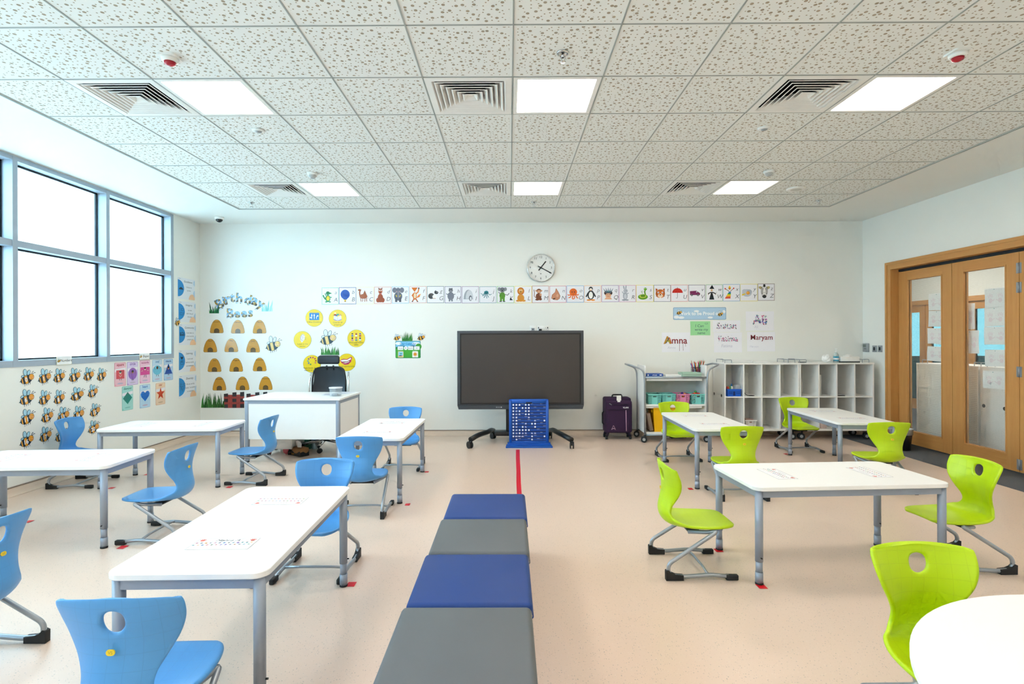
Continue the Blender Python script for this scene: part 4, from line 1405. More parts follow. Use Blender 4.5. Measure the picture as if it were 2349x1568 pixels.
def basket(name, x, y, z, w, d, h, m, lab, group=None, taper=.88):
    """Open plastic basket with a slotted grip and rows of square holes at both ends of each face."""
    t = thing(name, lab, 'basket', (x, y, z), 0, group)
    b = MB(); th = .004
    def ring(f): return w/2*f, d/2*f
    (wb, db), (wt, dt) = ring(taper), ring(1.0)
    def wall(p0, p1, q0, q1, nrm, slot):
        # p0-p1 the bottom edge, q0-q1 the top edge; bars and rails leave the holes open
        def pt(u, v): a = p0.lerp(p1, u); c = q0.lerp(q1, u); return a.lerp(c, v)
        def cell(u0, u1, v0, v1):
            vs = [pt(u0, v0), pt(u1, v0), pt(u1, v1), pt(u0, v1)]; vs += [v + nrm*th for v in vs]
            b.add(vs, [(0, 1, 2, 3), (7, 6, 5, 4), (0, 4, 5, 1), (1, 5, 6, 2), (2, 6, 7, 3), (3, 7, 4, 0)])
        if slot:
            cell(.28, .38, .55, .9); cell(.62, .72, .55, .9); cell(.28, .72, 0, .7); cell(.28, .72, .86, 1)
        else: cell(.28, .72, 0, 1)
        for a0, a1 in ((.0, .28), (.72, 1.0)):
            n = 4
            for k in range(n + 1):
                u = a0 + (a1 - a0)*k/n; cell(max(a0, u - .012), min(a1, u + .012), 0, 1)
            for k in range(8): cell(a0, a1, k/8 + .0, k/8 + .05)
            cell(a0, a1, .88, 1); cell(a0, a1, 0, .08)
    V = Vector
    B = [V((-wb, -db, 0)), V((wb, -db, 0)), V((wb, db, 0)), V((-wb, db, 0))]
    T = [V((-wt, -dt, h)), V((wt, -dt, h)), V((wt, dt, h)), V((-wt, dt, h))]
    for i, nn in enumerate((V((0, 1, 0)), V((-1, 0, 0)), V((0, -1, 0)), V((1, 0, 0)))):
        j = (i + 1) % 4; wall(B[i], B[j], T[i], T[j], nn, i in (0, 2))
    b.box(-wb, wb, -db, db, .0005, .005)
    b.build('basket_body', m, t)
    r = MB()
    for e in ((-wt - .006, wt + .006, -dt - .006, -dt + .004), (-wt - .006, wt + .006, dt - .004, dt + .006), (-wt - .006, -wt + .004, -dt, dt), (wt - .004, wt + .006, -dt, dt)): r.box(*e, h - .008, h + .004)
    r.build('rim', m, t)
    return t


bw_ = .168; bz = zmid
xs = [at_trolley(px, 915, .09)[0] for px in (1500, 1532.5, 1564.5, 1599)]
for x, m, lb in zip(xs, ('mint', 'mint', 'rose', 'mint'), ('mint basket at the left end of the trolley middle shelf', 'mint basket second from the left on the trolley middle shelf',
                    'pink basket on the trolley middle shelf', 'mint basket at the right end of the trolley middle shelf, with coloured toys')):
    basket('storage_basket', x, TY + .16, bz, .192, .25, .138, m, lb, 'baskets on the trolley')
def toy(x, y, z, r, c, lab): tag(MB().ball((0, 0, 0), r, 12).build('toy_ball', mat('toy_' + c, c, .35), None, (x, y, z)), lab, 'toy', 'toy beads in the trolley baskets')
for k, (dx, dz_, c, lb) in enumerate(((-.062, .13, 'd8281e', 'red bead at the left of the bead row on the right mint basket'), (-.032, .142, 'e04a1a', 'orange-red bead second in the bead row on the right mint basket'), (-.002, .142, 'd8281e', 'red bead third in the bead row on the right mint basket'),
                                      (.028, .138, 'd8281e', 'red bead at the right of the bead row on the right mint basket'), (-.018, .168, '2d8a3a', 'green bead on top of the bead row on the right mint basket'),
                                      (-.045, .118, 'efc028', 'yellow bead below the bead row on the right mint basket'), (.012, .116, 'efc028', 'second yellow bead below the red bead row, right mint basket'),
                                      (.0, .085, '26408f', 'dark blue bead seen through the grip of the right mint basket'))):
    toy(xs[3] + dx, TY + .10, bz + dz_, .0165, c, lb)
for dx, dz_, c, lb in ((-.045, .128, '56b56a', 'green toy piece heaped on the left in the pink basket'), (.0, .145, '4a2a86', 'purple toy piece on top of the heap in the pink basket'), (.04, .132, 'e0a21e', 'yellow toy piece heaped on the right in the pink basket'), (.012, .10, 'e8641a', 'orange toy piece behind the grip of the pink basket'), (-.012, .10, '3aa63c', 'bright green toy piece behind the grip of the pink basket')):
    toy(xs[2] + dx, TY + .09, bz + dz_, .019, c, lb)
# the toys lie on a hidden heap inside the baskets
for x, lb in ((xs[2], 'heap of small toy pieces filling the pink basket'), (xs[3], 'heap of small toy pieces filling the right mint basket')):
    hp = MB(); rnd2 = random.Random(3)
    for k in range(40): hp.ball((rnd2.uniform(-.065, .065), rnd2.uniform(-.085, .085), .02 + .08*rnd2.random()), .017, 6, k % 4)
    o = hp.build('toy_pieces', [mat('toy_d8281e', 'd8281e', .35), mat('toy_efc028', 'efc028', .35), mat('toy_26408f', '26408f', .35), mat('toy_3aa63c', '3aa63c', .35)], None, (x, TY + .16, bz + .001))
    tag(o, lb, 'toys'); o['kind'] = 'stuff'

# yellow bin and packet on the bottom shelf
x0 = on_back(1499, 960, TY + .06)[0]
zb1_ = on_back(1510, 936, TY + .06)[1]
t = thing('storage_bin', 'large yellow storage bin on the bottom shelf of the trolley', 'bin', (x0 + .165, TY + .19, zbot))
h = zb1_ - zbot
bb = MB(); wb, wt = .15, .17; db, dt = .13, .15
vs = [(-wb, -db, .001), (wb, -db, .001), (wb, db, .001), (-wb, db, .001), (-wt, -dt, h), (wt, -dt, h), (wt, dt, h), (-wt, dt, h)]
vi = [(x*.96, y*.96, max(z, .006)) for x, y, z in vs]
bb.add(vs, [(0, 3, 2, 1), (0, 1, 5, 4), (1, 2, 6, 5), (2, 3, 7, 6), (3, 0, 4, 7)]).add(vi, [(0, 1, 2, 3), (4, 5, 1, 0), (5, 6, 2, 1), (6, 7, 3, 2), (7, 4, 0, 3)])
bb.build('bin_body', 'bin_yellow', t)
MB().tube([(-wt, -dt, h), (wt, -dt, h), (wt, dt, h), (-wt, dt, h), (-wt, -dt, h)], .011, 8, 0, False).build('rim', 'bin_yellow', t)
MB().rbox(-wt - .004, -wt + .03, -.06, .06, h - .07, h - .03, .006, 1).rbox(wt - .03, wt + .004, -.06, .06, h - .07, h - .03, .006, 1).build('grip', 'bin_yellow', t)
x = on_back(1487, 970, TY + .08)[0]
t = thing('wrapped_packet', 'brown wrapped packet leaning against the yellow bin', 'packet', (x + .062, TY + .12, zbot))
MB().rbox(-.028, .028, -.08, .08, 0.012, .26, .012, 2).xf(Matrix.Rotation(R(-11), 4, 'Y')).xf(Matrix.Translation((-.02, 0, .004))).build('packet_body', mat('wrapped_brown', '8e7768', .35, 0, .6, .35, 30), t)


# ---- cubby shelf units
M['perf'] = perf_mat('perforated_back', 'f3f2ec', '8f8c84', .0225, .0036)
SW, SD, SH, SB = .905, .43, 1.085, .128


def cubby(name, lab, x, y, rz, w=SW, group='white cubby shelf units on castors', left_holes=True):
    """Front-left corner at the origin, +x along the front, +y to the back."""
    t = thing(name, lab, 'shelf', (x, y, 0), R(rz), group)
    th = .018
    for sx in (0, 1):
        p = MB().box(sx*(w - th), sx*(w - th) + th, 0, SD, SB, SH - .02).build('side_panel', 'white', t)
        if left_holes and sx == 0:
            for yy in (.11, .385): MB().cyl((-.0012, yy, SB + .49), (.002, yy, SB + .49), .022, 16).build('grip_hole', 'black', p)
    MB().box(-.004, w + .004, -.006, SD, SH - .02, SH).build('top_panel', 'white', t)
    MB().box(th, w - th, 0, SD, SB, SB + .028).build('bottom_panel', 'white', t)
    zm = SB + .028 + (SH - .02 - SB - .028)*.495
    for k in range(4):
        xa = th + (w - 2*th)*k/4; xb = th + (w - 2*th)*(k + 1)/4
        MB().box(xa + (.009 if k else 0), xb - (.009 if k < 3 else 0), .004, SD - .02, zm - .009, zm + .009).build('shelf', 'white', t)
        if k: MB().box(xa - .009, xa + .009, .0, SD - .02, SB + .028, SH - .02).build('divider', 'white', t)
    MB().box(th, w - th, SD - .02, SD - .012, SB + .028, SH - .02).build('back_panel', 'perf', t)
    for a, b_ in ((.03, .125), (w - .125, w - .03)):
        r = MB()
        for yy in (.06, SD - .06):
            r.tube(fillet([(a, yy, SH - .001), (a, yy, SH + .045), (b_, yy, SH + .045), (b_, yy, SH - .001)], .012, 4), .0045, 8)
        r.tube([(a, .06, SH + .045), (a, SD - .06, SH + .045)], .0045, 8)
        r.build('top_rail', 'steel', t)
    for xx in (.06, w - .06):
        for yy in (.06, SD - .06): castor(t, xx, yy, SB, .045, .06, True, 'rubber', 'greyp', R(80))
    return t


SY = 7.69
ux1 = on_back(1662, 900, SY)[0]; ux2 = on_back(1834.5, 900, SY)[0]; ux3 = on_back(2005, 900, SY)[0]
W1 = ux2 - ux1 - .006; W2 = ux3 - ux2
cubby('cubby_shelf', 'white cubby shelf unit beside the trolley, with the blue caddy in it', ux1, SY, 0, W1)
cubby('cubby_shelf', 'white cubby shelf unit by the oak doors, with the tissue box on top', ux2, SY, 0, W2)
zc0, zc1 = SB + .028, SB + .028 + (SH - .02 - SB - .028)*.495 + .009


def cell_x(u, k, w): return u + .018 + (w - .036)*(k + .5)/4


# in the cubbies
cx_ = cell_x(ux1, 0, W1)
t = thing('tool_caddy', 'bright blue plastic caddy in the top left cubby', 'caddy', (cx_, SY + .12, zc1))
cb = MB(); w, d, h = .095, .10, .10
cb.box(-w, w, -d, d, .0005, .006)
for e in ((-w, w, -d, -d + .005), (-w, w, d - .005, d), (-w, -w + .005, -d, d), (w - .005, w, -d, d)): cb.box(*e, .006, h)
cb.box(-w - .006, w + .006, -d - .006, -d + .004, h - .008, h + .004).box(-w - .006, w + .006, d - .004, d + .006, h - .008, h + .004)
cb.build('caddy_body', mat('bright_blue', '1461d8', .35), t)
MB().tube(fillet([(0, -d + .01, .05), (0, -d + .01, .05), (-.03, -.02, .15), (-.03, .02, .15), (0, d - .01, .05)], .02), .010, 8).build('handle', mat('bright_blue', '1461d8', .35), t)
gr = MB()
for k in (-1, 1):
    for j in range(3):
        for i in range(2): gr.box(k*.052 - .022 + .018*j, k*.052 - .022 + .018*j + .010, -d - .0012, -d, .035 + .022*i, .048 + .022*i)
gr.box(-.016, .016, -d - .0012, -d, .012, .07)
gr.build('slots', mat('dark_blue', '0a2f78', .5), t)
for dx, dy, c, h_, lb in ((-.07, -.05, 'c8402f', .13, 'red packet in the blue caddy'), (-.045, -.045, '3f9a5a', .135, 'green packet in the blue caddy')):
    tag(MB().rbox(-.016, .016, -.02, .02, 0, h_ - .0, .004, 1).build('packet', mat('pk_' + c, c, .5), None, (cx_ + dx, SY + .12 + dy, zc1 + .0065)), lb, 'packet')
t = thing('glue_bottle', 'white glue bottle with a blue cap in the blue caddy', 'bottle', (cx_ - .01, SY + .09, zc1 + .0065))
MB().lathe([(.02, 0), (.022, .01), (.022, .11), (.010, .135)], 14).build('bottle', 'wplastic', t)
MB().lathe([(.012, .133), (.010, .16), (.002, .17)], 12).build('cap', mat('cyan_cap', '2f8fd0', .4), t)
t = thing('clear_bag', 'clear plastic bag of supplies in the blue caddy', 'bag', (cx_ + .045, SY + .11, zc1 + .0065))
MB().rbox(-.036, .036, -.05, .05, 0, .155, .02, 3).xf(Matrix.Rotation(R(14), 4, 'Y')).build('bag_body', clear_plastic('bag_film', 'e6eaee', .45), t)
cx_ = cell_x(ux1, 1, W1)
t = thing('charging_cable', 'black cable lying in the second upper cubby', 'cable', (cx_, SY + .10, zc1))
cpts = [(-.09, .0, .07), (-.075, -.01, .035), (-.06, -.03, .012), (-.03, -.05, .005), (.02, -.06, .005), (.06, -.03, .005), (.03, .0, .005), (-.03, -.01, .005)]
MB().tube(fillet(cpts, .03, 4), .004, 8).build('cord', 'black', t)
MB().rbox(-.10, -.078, -.012, .012, .03, .075, .004, 1).build('plug', 'black', t)
t = basket('storage_basket', cell_x(ux1, 1, W1) - .02, SY + .12, zc0, .16, .2, .12, 'wplastic', 'white plastic basket in the lower second cubby')
tag(MB().rbox(-.06, .06, -.08, .08, 0, .125, .01, 2).build('snack_packet', mat('reddish', 'b89a8e', .5), None, (cell_x(ux1, 1, W1) - .02, SY + .12, zc0 + .006)), 'reddish packet standing in the white plastic basket', 'packet')
x = cell_x(ux2, 1, W2)
t = thing('folder', 'white plastic folder standing in an upper cubby of the corner unit', 'folder', (x - .082, SY + .06, zc1))
MB().rbox(-.012, .02, .0, .30, .001, .30, .006, 1).build('folder_body', 'wplastic', t)
MB().tube([(.02, .0, .005), (.02, .0, .30)], .004, 6).build('spine_strip', 'wplastic', t)
x = cell_x(ux2, 2, W2)
tag(MB().rbox(-.055, .035, -.02, .02, .0005, .009, .002, 1).build('phone', 'black', None, (x - .03, SY + .04, zc1)), 'thin dark slab lying in the third upper cubby of the corner unit', 'phone')
x = cell_x(ux2, 1, W2)
t = thing('photo_strip', 'small printed packet at the bottom of the second lower cubby, corner unit', 'packet', (x - .045, SY + .05, zc0))
MB().rbox(-.045, .045, -.02, .02, .0005, .075, .003, 1).build('packet_body', mat('pkt_pink', 'd8c4c0', .5, 0, .5, .4, 40), t)
# little dark skid pads / tags on the shelf edges are left as they are; things on top of the units:
x, y = on_level(1700, 828, SH)
for k, (px, a, s, n, lb) in enumerate(((1695, 4, 1.0, 9, 'stack of white papers on top of the cubby unit beside the trolley'), (1742, -5, .8, 3, 'thin pile of papers on the cubby unit, right of the larger paper stack'))):
    X, Z = on_back(px, 829, SY + .2)
    t = thing('paper_stack', lb, 'paper', (X, SY + .2, SH), R(a))
    q = MB(); rq = random.Random(k)
    for j in range(n):
        dx, dy = rq.uniform(-.008, .008), rq.uniform(-.008, .008)
        q.box(-.15*s + dx, .15*s + dx, -.105 + dy, .105 + dy, .0006 + .0042*j, .0044 + .0042*j)
    q.build('sheets', 'white', t)
X = on_back(1832, 831, SY + .12)[0]
tag(MB().rbox(-.045, .045, -.03, .03, .0006, .010, .003, 1).build('tablet_case', mat('dark_case', '4a4e54', .5), None, (X + .05, SY + .12, SH)), 'thin dark case lying between the wire rails on the shelf tops', 'case')
X = on_back(1897, 825, SY + .15)[0]
t = thing('crumpled_tissue', 'crumpled white tissue beside the sanitizer on the corner unit', 'tissue', (X, SY + .15, SH))
bm = bmesh.new(); bmesh.ops.create_icosphere(bm, subdivisions=3, radius=.06); rq = random.Random(9)
for v in bm.verts: v.co = v.co*(1 + .28*(rq.random() - .5)); v.co.z = max(0.001, v.co.z*.95 + .055); v.co.x *= 1.1
me = bpy.data.meshes.new('tissue'); bm.to_mesh(me); bm.free(); me.materials.append(M['white']); put('tissue_ball', me, t)
X = on_back(1916, 825, SY + .15)[0]
pump_bottle(X, SY + .13, SH, 'clear pump bottle of hand gel with a blue label on the corner unit', 1.0)
X = on_back(1945.5, 822, SY + .14)[0]
t = thing('tissue_dispenser', 'white tissue box on top of the corner shelf unit', 'tissue box', (X, SY + .14, SH), R(-4))
MB().rbox(-.128, .128, -.06, .06, .012, .082, .008, 2).build('carton', 'wplastic', t)
MB().rbox(-.131, .131, -.063, .063, .0006, .014, .003, 1).build('base_band', 'black', t)
q = MB(); q.add([(-.07, 0, .08), (0, -.03, .081), (.06, 0, .08), (0, .03, .081), (-.075, -.01, .10), (.0, -.04, .098), (.07, 0, .096), (0, .03, .112)], [(0, 1, 5, 4), (1, 2, 6, 5), (2, 3, 7, 6), (3, 0, 4, 7), (4, 5, 6, 7)])
q.build('tissue', 'white', t)

# ---- waste bin by the doors
t = thing('waste_bin', 'black waste bin with a white liner between the lime chair and the oak doors', 'bin', (5.03, 7.02, 0))
MB().lathe([(.001, .002), (.10, .002), (.125, .26), (.122, .26), (.098, .01)], 28).build('bin_body', 'black', t)
MB().lathe([(.128, .20), (.130, .268), (.136, .275), (.118, .272), (.117, .22)], 28).build('liner', clear_plastic('bin_liner', 'eef0f0', .7), t)

# ---- shelf units seen through the doors
cubby('cubby_shelf', 'white corridor shelf unit, its perforated back against the left door pane', 6.11, 6.62, 90, 1.0, 'shelf units in the corridor', False)
cubby('cubby_shelf', 'white corridor shelf unit with two black grip holes, behind the second door pane', 5.68, 6.16, 0, 1.0, 'shelf units in the corridor', True)

# ================================================================== WALL DISPLAYS
DK = '23262c'


def bee(p, face='f2a93b', dark='2a2f36', band='f2a93b', wing='bfe0ee', line='1f3a4a', num=None, cheek='f0a0a0', solid=True):
    """Cartoon bee in a unit box (x right, y up), head to the right and tilted a little upward."""
    A = p.solid if solid else p.p
    rot = 14
    c, s = math.cos(R(rot)), math.sin(R(rot))
    def B(x, y): return (.44 + c*x - s*y, .36 + s*x + c*y)
    for x in (-.16, -.04, .08, .2): A(p.stroke([B(x, -.2), B(x - .015, -.30), B(x - .04, -.335)], .016), line)
    A([B(-.33, .05), B(-.46, 0), B(-.33, -.05)], line)
    for cx, cy, rx, ry, rr in ((.20, .56, .105, .075, 20), (.35, .78, .125, .20, 8), (.58, .76, .105, .165, -24)):
        A(ell(cx, cy, rx, ry, rr), line)
        p.e(cx, cy, rx - .02, ry - .02, wing, rr)
    A([B(x, y) for x, y in ell(0, 0, .375, .245)], line)
    p.p([B(x, y) for x, y in ell(0, 0, .36, .23)], dark)
    for a, b in ((-.31, -.24), (-.10, .07)):
        up = [(a + (b - a)*i/5) for i in range(6)]
        yy = lambda x: .23*math.sqrt(max(0, 1 - (x/.36)**2))
        p.p([B(x, -yy(x)) for x in up] + [B(x, yy(x)) for x in up[::-1]], band)
    hx, hy = B(.34, .06)
    for d, e in (((.09, .30), (.16, .31)), ((.21, .24), (.28, .23))):
        A(p.stroke([(hx + .02, hy + .12), (hx + d[0]*.6, hy + d[1]*.8), (hx + d[0], hy + d[1])], .016), line)
        A(ell(hx + e[0] - .03, hy + e[1] - .002, .025, .02, 0, 10), line)
    A(ell(hx, hy, .178, .178), line); p.e(hx, hy, .162, .162, face)
    for sx in (-.07, .07):
        p.l([(hx + sx - .03, hy + .035), (hx + sx, hy + .06), (hx + sx + .03, hy + .035)], .014, line)
        p.e(hx + sx*1.5, hy - .03, .03, .024, cheek)
    p.l([(hx - .07, hy - .05), (hx - .03, hy - .09), (hx + .03, hy - .09), (hx + .07, hy - .05)], .014, line)
    if num is not None:
        p.t(num, .42 if len(num) < 2 else .44, .25, .34, 'ffffff', 0, .02, 'CENTER', 8)


def rect_print(P, x0, y0, x1, y1):
    """Sheet rectangle from two pixel corners on the back wall -> (x, z, w, h)."""
    a = on_back(x0, y1); b = on_back(x1, y0)
    return a[0], a[1], b[0] - a[0], b[1] - a[1]


def back_sheet(x0, y0, x1, y1):
    X, Z, w, h = rect_print(None, x0, y0, x1, y1)
    return Print().at(0, 0, w, h), (X, YB - GAP, Z), w, h


# ---- alphabet frieze
G_, Gd, Yl, Bl, Br, Rd, Or, Gy, Pk, Wh, Bk, Tl = '1f8f4d', '156b38', 'f5d327', '1f4fae', 'a9613f', 'd02a22', 'e07a2c', '7c8190', 'e8a890', 'fbfbf8', '24262c', '1d7f8c'


def art_a(p): p.l([(.30, .30), (.16, .34), (.08, .47), (.05, .56)], .08, G_).e(.33, .36, .15, .20, G_).e(.34, .37, .10, .14, Yl).e(.33, .67, .12, .11, G_).p([(.36, .76), (.58, .66), (.36, .60)], G_).l([(.22, .52), (.16, .66)], .05, G_).l([(.44, .44), (.56, .42)], .05, G_).e(.24, .16, .08, .035, G_).e(.44, .16, .08, .035, G_).e(.33, .72, .025, .025, Bk)
def art_b(p): p.e(.33, .58, .27, .28, Bl).p([(.08, .48), (.58, .48), (.40, .26), (.26, .26)], Bl).l([(.24, .3), (.2, .58), (.24, .84)], .012, '173c8a').l([(.42, .3), (.46, .58), (.42, .84)], .012, '173c8a').r(.27, .39, .22, .27, Yl).r(.28, .38, .14, .21, 'c99a2a')
def art_c(p): p.e(.36, .46, .23, .14, Br).p([(.30, .5), (.44, .82), (.58, .5)], Br).l([(.16, .50), (.14, .68), (.18, .82)], .08, Br).e(.14, .83, .10, .055, Br).l([(.20, .4), (.22, .16)], .04, Br).l([(.30, .36), (.34, .24), (.28, .16)], .035, Br).l([(.46, .36), (.44, .15)], .04, Br).l([(.54, .4), (.56, .16)], .04, Br).l([(.6, .5), (.64, .3)], .015, Br).e(.12, .86, .015, .015, Bk)
def art_d(p): p.e(.33, .34, .16, .26, 'a4553a').e(.20, .22, .12, .14, 'a4553a').e(.46, .22, .12, .14, 'a4553a').e(.33, .74, .12, .17, 'b5664a').p([(.2, .95), (.28, .92), (.24, .8)], '8a4630').p([(.46, .95), (.38, .92), (.42, .8)], '8a4630').e(.28, .79, .035, .03, Wh).e(.38, .79, .035, .03, Wh).e(.33, .66, .035, .03, Bk).e(.35, .60, .02, .035, 'e58a90').e(.2, .12, .09, .04, 'a4553a').e(.46, .12, .09, .04, 'a4553a')
def art_e(p): p.e(.13, .78, .13, .16, Gy).e(.56, .78, .13, .16, Gy).e(.34, .42, .24, .26, '6d7280').r(.16, .29, .08, .34, '5d6270').r(.39, .52, .08, .34, '5d6270').e(.34, .76, .14, .17, Gy).l([(.34, .72), (.34, .5), (.38, .34)], .07, '8b91a0').e(.24, .44, .02, .07, Yl, 30).e(.45, .44, .02, .07, Yl, -30).e(.28, .80, .02, .02, Bk).e(.40, .80, .02, .02, Bk).e(.25, .7, .03, .025, 'd99aa0').e(.43, .7, .03, .025, 'd99aa0')
def art_f(p): p.e(.28, .42, .12, .22, Or).e(.29, .44, .07, .16, 'f3e2bd').p([(.08, .92), (.46, .92), (.27, .66)], Or).l([(.36, .56), (.48, .66), (.52, .86)], .07, Or).e(.52, .88, .035, .05, Bk).l([(.20, .56), (.12, .44), (.2, .38)], .06, Or).l([(.24, .26), (.14, .10)], .06, 'b85a20').l([(.34, .26), (.44, .10)], .06, 'b85a20').p([(.36, .3), (.56, .36), (.66, .56), (.52, .5)], Or).p([(.56, .46), (.66, .57), (.62, .42)], 'f0d8b8').e(.14, .09, .05, .02, Bk).e(.44, .09, .05, .02, Bk)
def art_g(p): p.e(.22, .42, .18, .17, '4a4d52').r(.2, .34, .3, .5, '55585e').e(.42, .38, .13, .12, Wh).e(.52, .62, .12, .09, '3a3d42').p([(.4, .68), (.5, .78), (.48, .6)], '3a3d42').e(.44, .28, .05, .02, 'caa79a').e(.56, .64, .018, .018, Wh).e(.36, .28, .05, .02, 'caa79a')
def art_h(p): p.e(.34, .42, .20, .24, Gy).e(.34, .76, .13, .13, '70757f').l([(.2, .5), (.06, .56)], .05, Gy).l([(.48, .5), (.62, .54)], .05, Gy).r(.22, .31, .1, .26, Gy).r(.37, .46, .1, .26, Gy).e(.26, .87, .035, .03, '5c616b').e(.42, .87, .035, .03, '5c616b').e(.34, .71, .09, .06, '8b909a').e(.29, .8, .015, .02, Bk).e(.39, .8, .015, .02, Bk)
def art_i(p): p.p([(.06, .24)] + ell(.36, .28, .28, .52, 0, 14, 0, 180)[::-1] + [(.64, .24)], 'a9b0bb').p([(.2, .26)] + ell(.42, .3, .22, .48, 0, 14, 0, 180)[::-1] + [(.64, .26)], 'd5d9e0').e(.48, .3, .09, .16, '5d6472').e(.49, .28, .05, .11, 'eef0f4')
def art_j(p):
    p.e(.37, .64, .13, .10, Tl).e(.37, .60, .13, .04, '15606b')
    for pts in ([(.28, .6), (.16, .5), (.05, .58)], [(.46, .6), (.58, .48), (.68, .55)], [(.33, .58), (.30, .42), (.22, .32)], [(.38, .58), (.38, .40), (.40, .28)], [(.43, .58), (.46, .42), (.52, .34)], [(.30, .6), (.22, .46), (.12, .44)]): p.l(pts, .035, Tl)
def art_k(p): p.e(.10, .82, .09, .11, '8a8f96').e(.46, .82, .09, .11, '8a8f96').e(.28, .78, .15, .15, '7a7f87').e(.28, .74, .03, .055, Bk).e(.21, .82, .02, .02, Bk).e(.35, .82, .02, .02, Bk).e(.28, .44, .17, .2, '4f8f2a').r(.14, .26, .12, .4, '5a9c30').r(.30, .42, .12, .4, '5a9c30').l([(.44, .52), (.58, .46), (.68, .58)], .05, '7a7f87').l([(.14, .56), (.06, .66)], .05, '7a7f87').e(.18, .1, .08, .03, '55585e').e(.38, .1, .08, .03, '55585e').l([(.18, .66), (.2, .5)], .03, '4f8f2a').l([(.38, .66), (.36, .5)], .03, '4f8f2a')
def art_l(p): p.e(.33, .70, .20, .22, 'c9701f').e(.33, .72, .13, .14, 'e3a13c').e(.33, .3, .2, .22, 'd98f2b').e(.17, .14, .12, .06, 'd98f2b').e(.49, .14, .12, .06, 'd98f2b').e(.28, .75, .025, .03, Wh).e(.38, .75, .025, .03, Wh).e(.28, .75, .01, .015, Bk).e(.38, .75, .01, .015, Bk).e(.33, .66, .04, .03, Bk).e(.2, .12, .05, .03, 'e3a13c').e(.46, .12, .05, .03, 'e3a13c')
def art_m(p): p.e(.36, .38, .17, .2, '7a4028').e(.38, .70, .14, .13, '7a4028').e(.38, .67, .10, .09, 'e0a784').e(.22, .71, .05, .05, 'd59a78').e(.53, .71, .05, .05, 'd59a78').l([(.2, .3), (.1, .4), (.12, .6), (.08, .78)], .035, '7a4028').e(.28, .2, .12, .06, '7a4028').e(.46, .22, .1, .07, '7a4028').e(.48, .48, .06, .09, 'e0a784').e(.34, .7, .012, .015, Bk).e(.42, .7, .012, .015, Bk)
def art_n(p): p.p([(.36, .85), (.30, .62), (.12, .46), (.08, .26), (.22, .18), (.44, .16), (.56, .24), (.6, .40), (.50, .62)], 'c98a6a').e(.24, .24, .09, .035, '3a2018', 20).e(.44, .42, .07, .1, 'dba587', -10).l([(.36, .85), (.30, .62), (.12, .46), (.08, .26), (.22, .18), (.44, .16), (.56, .24), (.6, .40), (.50, .62), (.36, .85)], .018, '8a5238')
def art_o(p):
    p.e(.36, .62, .22, .22, 'ea6a1f')
    for pts in ([(.2, .48), (.1, .42), (.04, .48)], [(.24, .46), (.18, .3), (.08, .28)], [(.32, .44), (.3, .26), (.36, .18)], [(.40, .44), (.44, .28), (.38, .2)], [(.48, .46), (.56, .32), (.62, .24)], [(.52, .48), (.62, .44), (.66, .5)]): p.l(pts, .06, 'ea6a1f')
    p.e(.29, .62, .03, .035, Bk).e(.43, .62, .03, .035, Bk).l([(.30, .52), (.36, .48), (.42, .52)], .02, 'a83a10')
def art_p(p): p.e(.36, .44, .2, .28, Bk).e(.36, .42, .12, .21, Wh).e(.36, .8, .12, .13, Bk).e(.36, .76, .08, .07, Wh).p([(.31, .76), (.41, .76), (.36, .68)], 'f0902a').l([(.2, .56), (.08, .32)], .07, Bk).l([(.52, .56), (.64, .32)], .07, Bk).e(.24, .13, .13, .045, 'f0902a').e(.48, .13, .13, .045, 'f0902a').e(.32, .82, .016, .02, Wh).e(.4, .82, .016, .02, Wh)
def art_q(p): p.e(.36, .44, .18, .2, 'e9b28e').p([(.14, .16), (.58, .16), (.5, .28), (.22, .28)], 'e9b28e').e(.19, .54, .07, .1, '3a2018').e(.53, .54, .07, .1, '3a2018').r(.18, .54, .52, .66, '4d5f6e')
def art_q2(p):
    art_q(p)
    for k in range(5): p.p([(.16 + .08*k, .62), (.06 + .15*k, .84 + .04*math.sin(k*PI/4)), (.24 + .08*k, .62)], '5f7888')
    p.e(.36, .64, .035, .03, '2fa7a0').e(.30, .46, .02, .025, Bk).e(.42, .46, .02, .025, Bk).l([(.29, .37), (.36, .33), (.43, .37)], .018, 'b5423a')
def art_r(p): p.e(.34, .36, .14, .22, 'aab0bd').e(.36, .66, .13, .12, 'b8bdc9').e(.26, .86, .04, .12, 'aab0bd', 14).e(.38, .87, .04, .12, 'aab0bd', -6).l([(.24, .5), (.16, .62)], .05, 'aab0bd').l([(.44, .48), (.54, .54)], .05, 'aab0bd').e(.26, .12, .12, .05, '9aa0ae').e(.44, .12, .1, .045, '9aa0ae').e(.34, .34, .08, .14, 'cfd3dc').e(.4, .68, .016, .02, Bk)
def art_s(p): p.e(.36, .3, .28, .16, '5fa01e').e(.36, .34, .2, .1, 'c9d44a').e(.36, .36, .14, .07, '4c8a18').l([(.50, .42), (.46, .6), (.50, .72)], .08, '5fa01e').e(.50, .76, .09, .09, '6fb524').e(.46, .80, .022, .025, Wh).e(.54, .80, .022, .025, Wh).e(.46, .80, .01, .012, Bk).e(.54, .80, .01, .012, Bk).l([(.34, .50), (.26, .64), (.36, .62)], .03, '5fa01e')
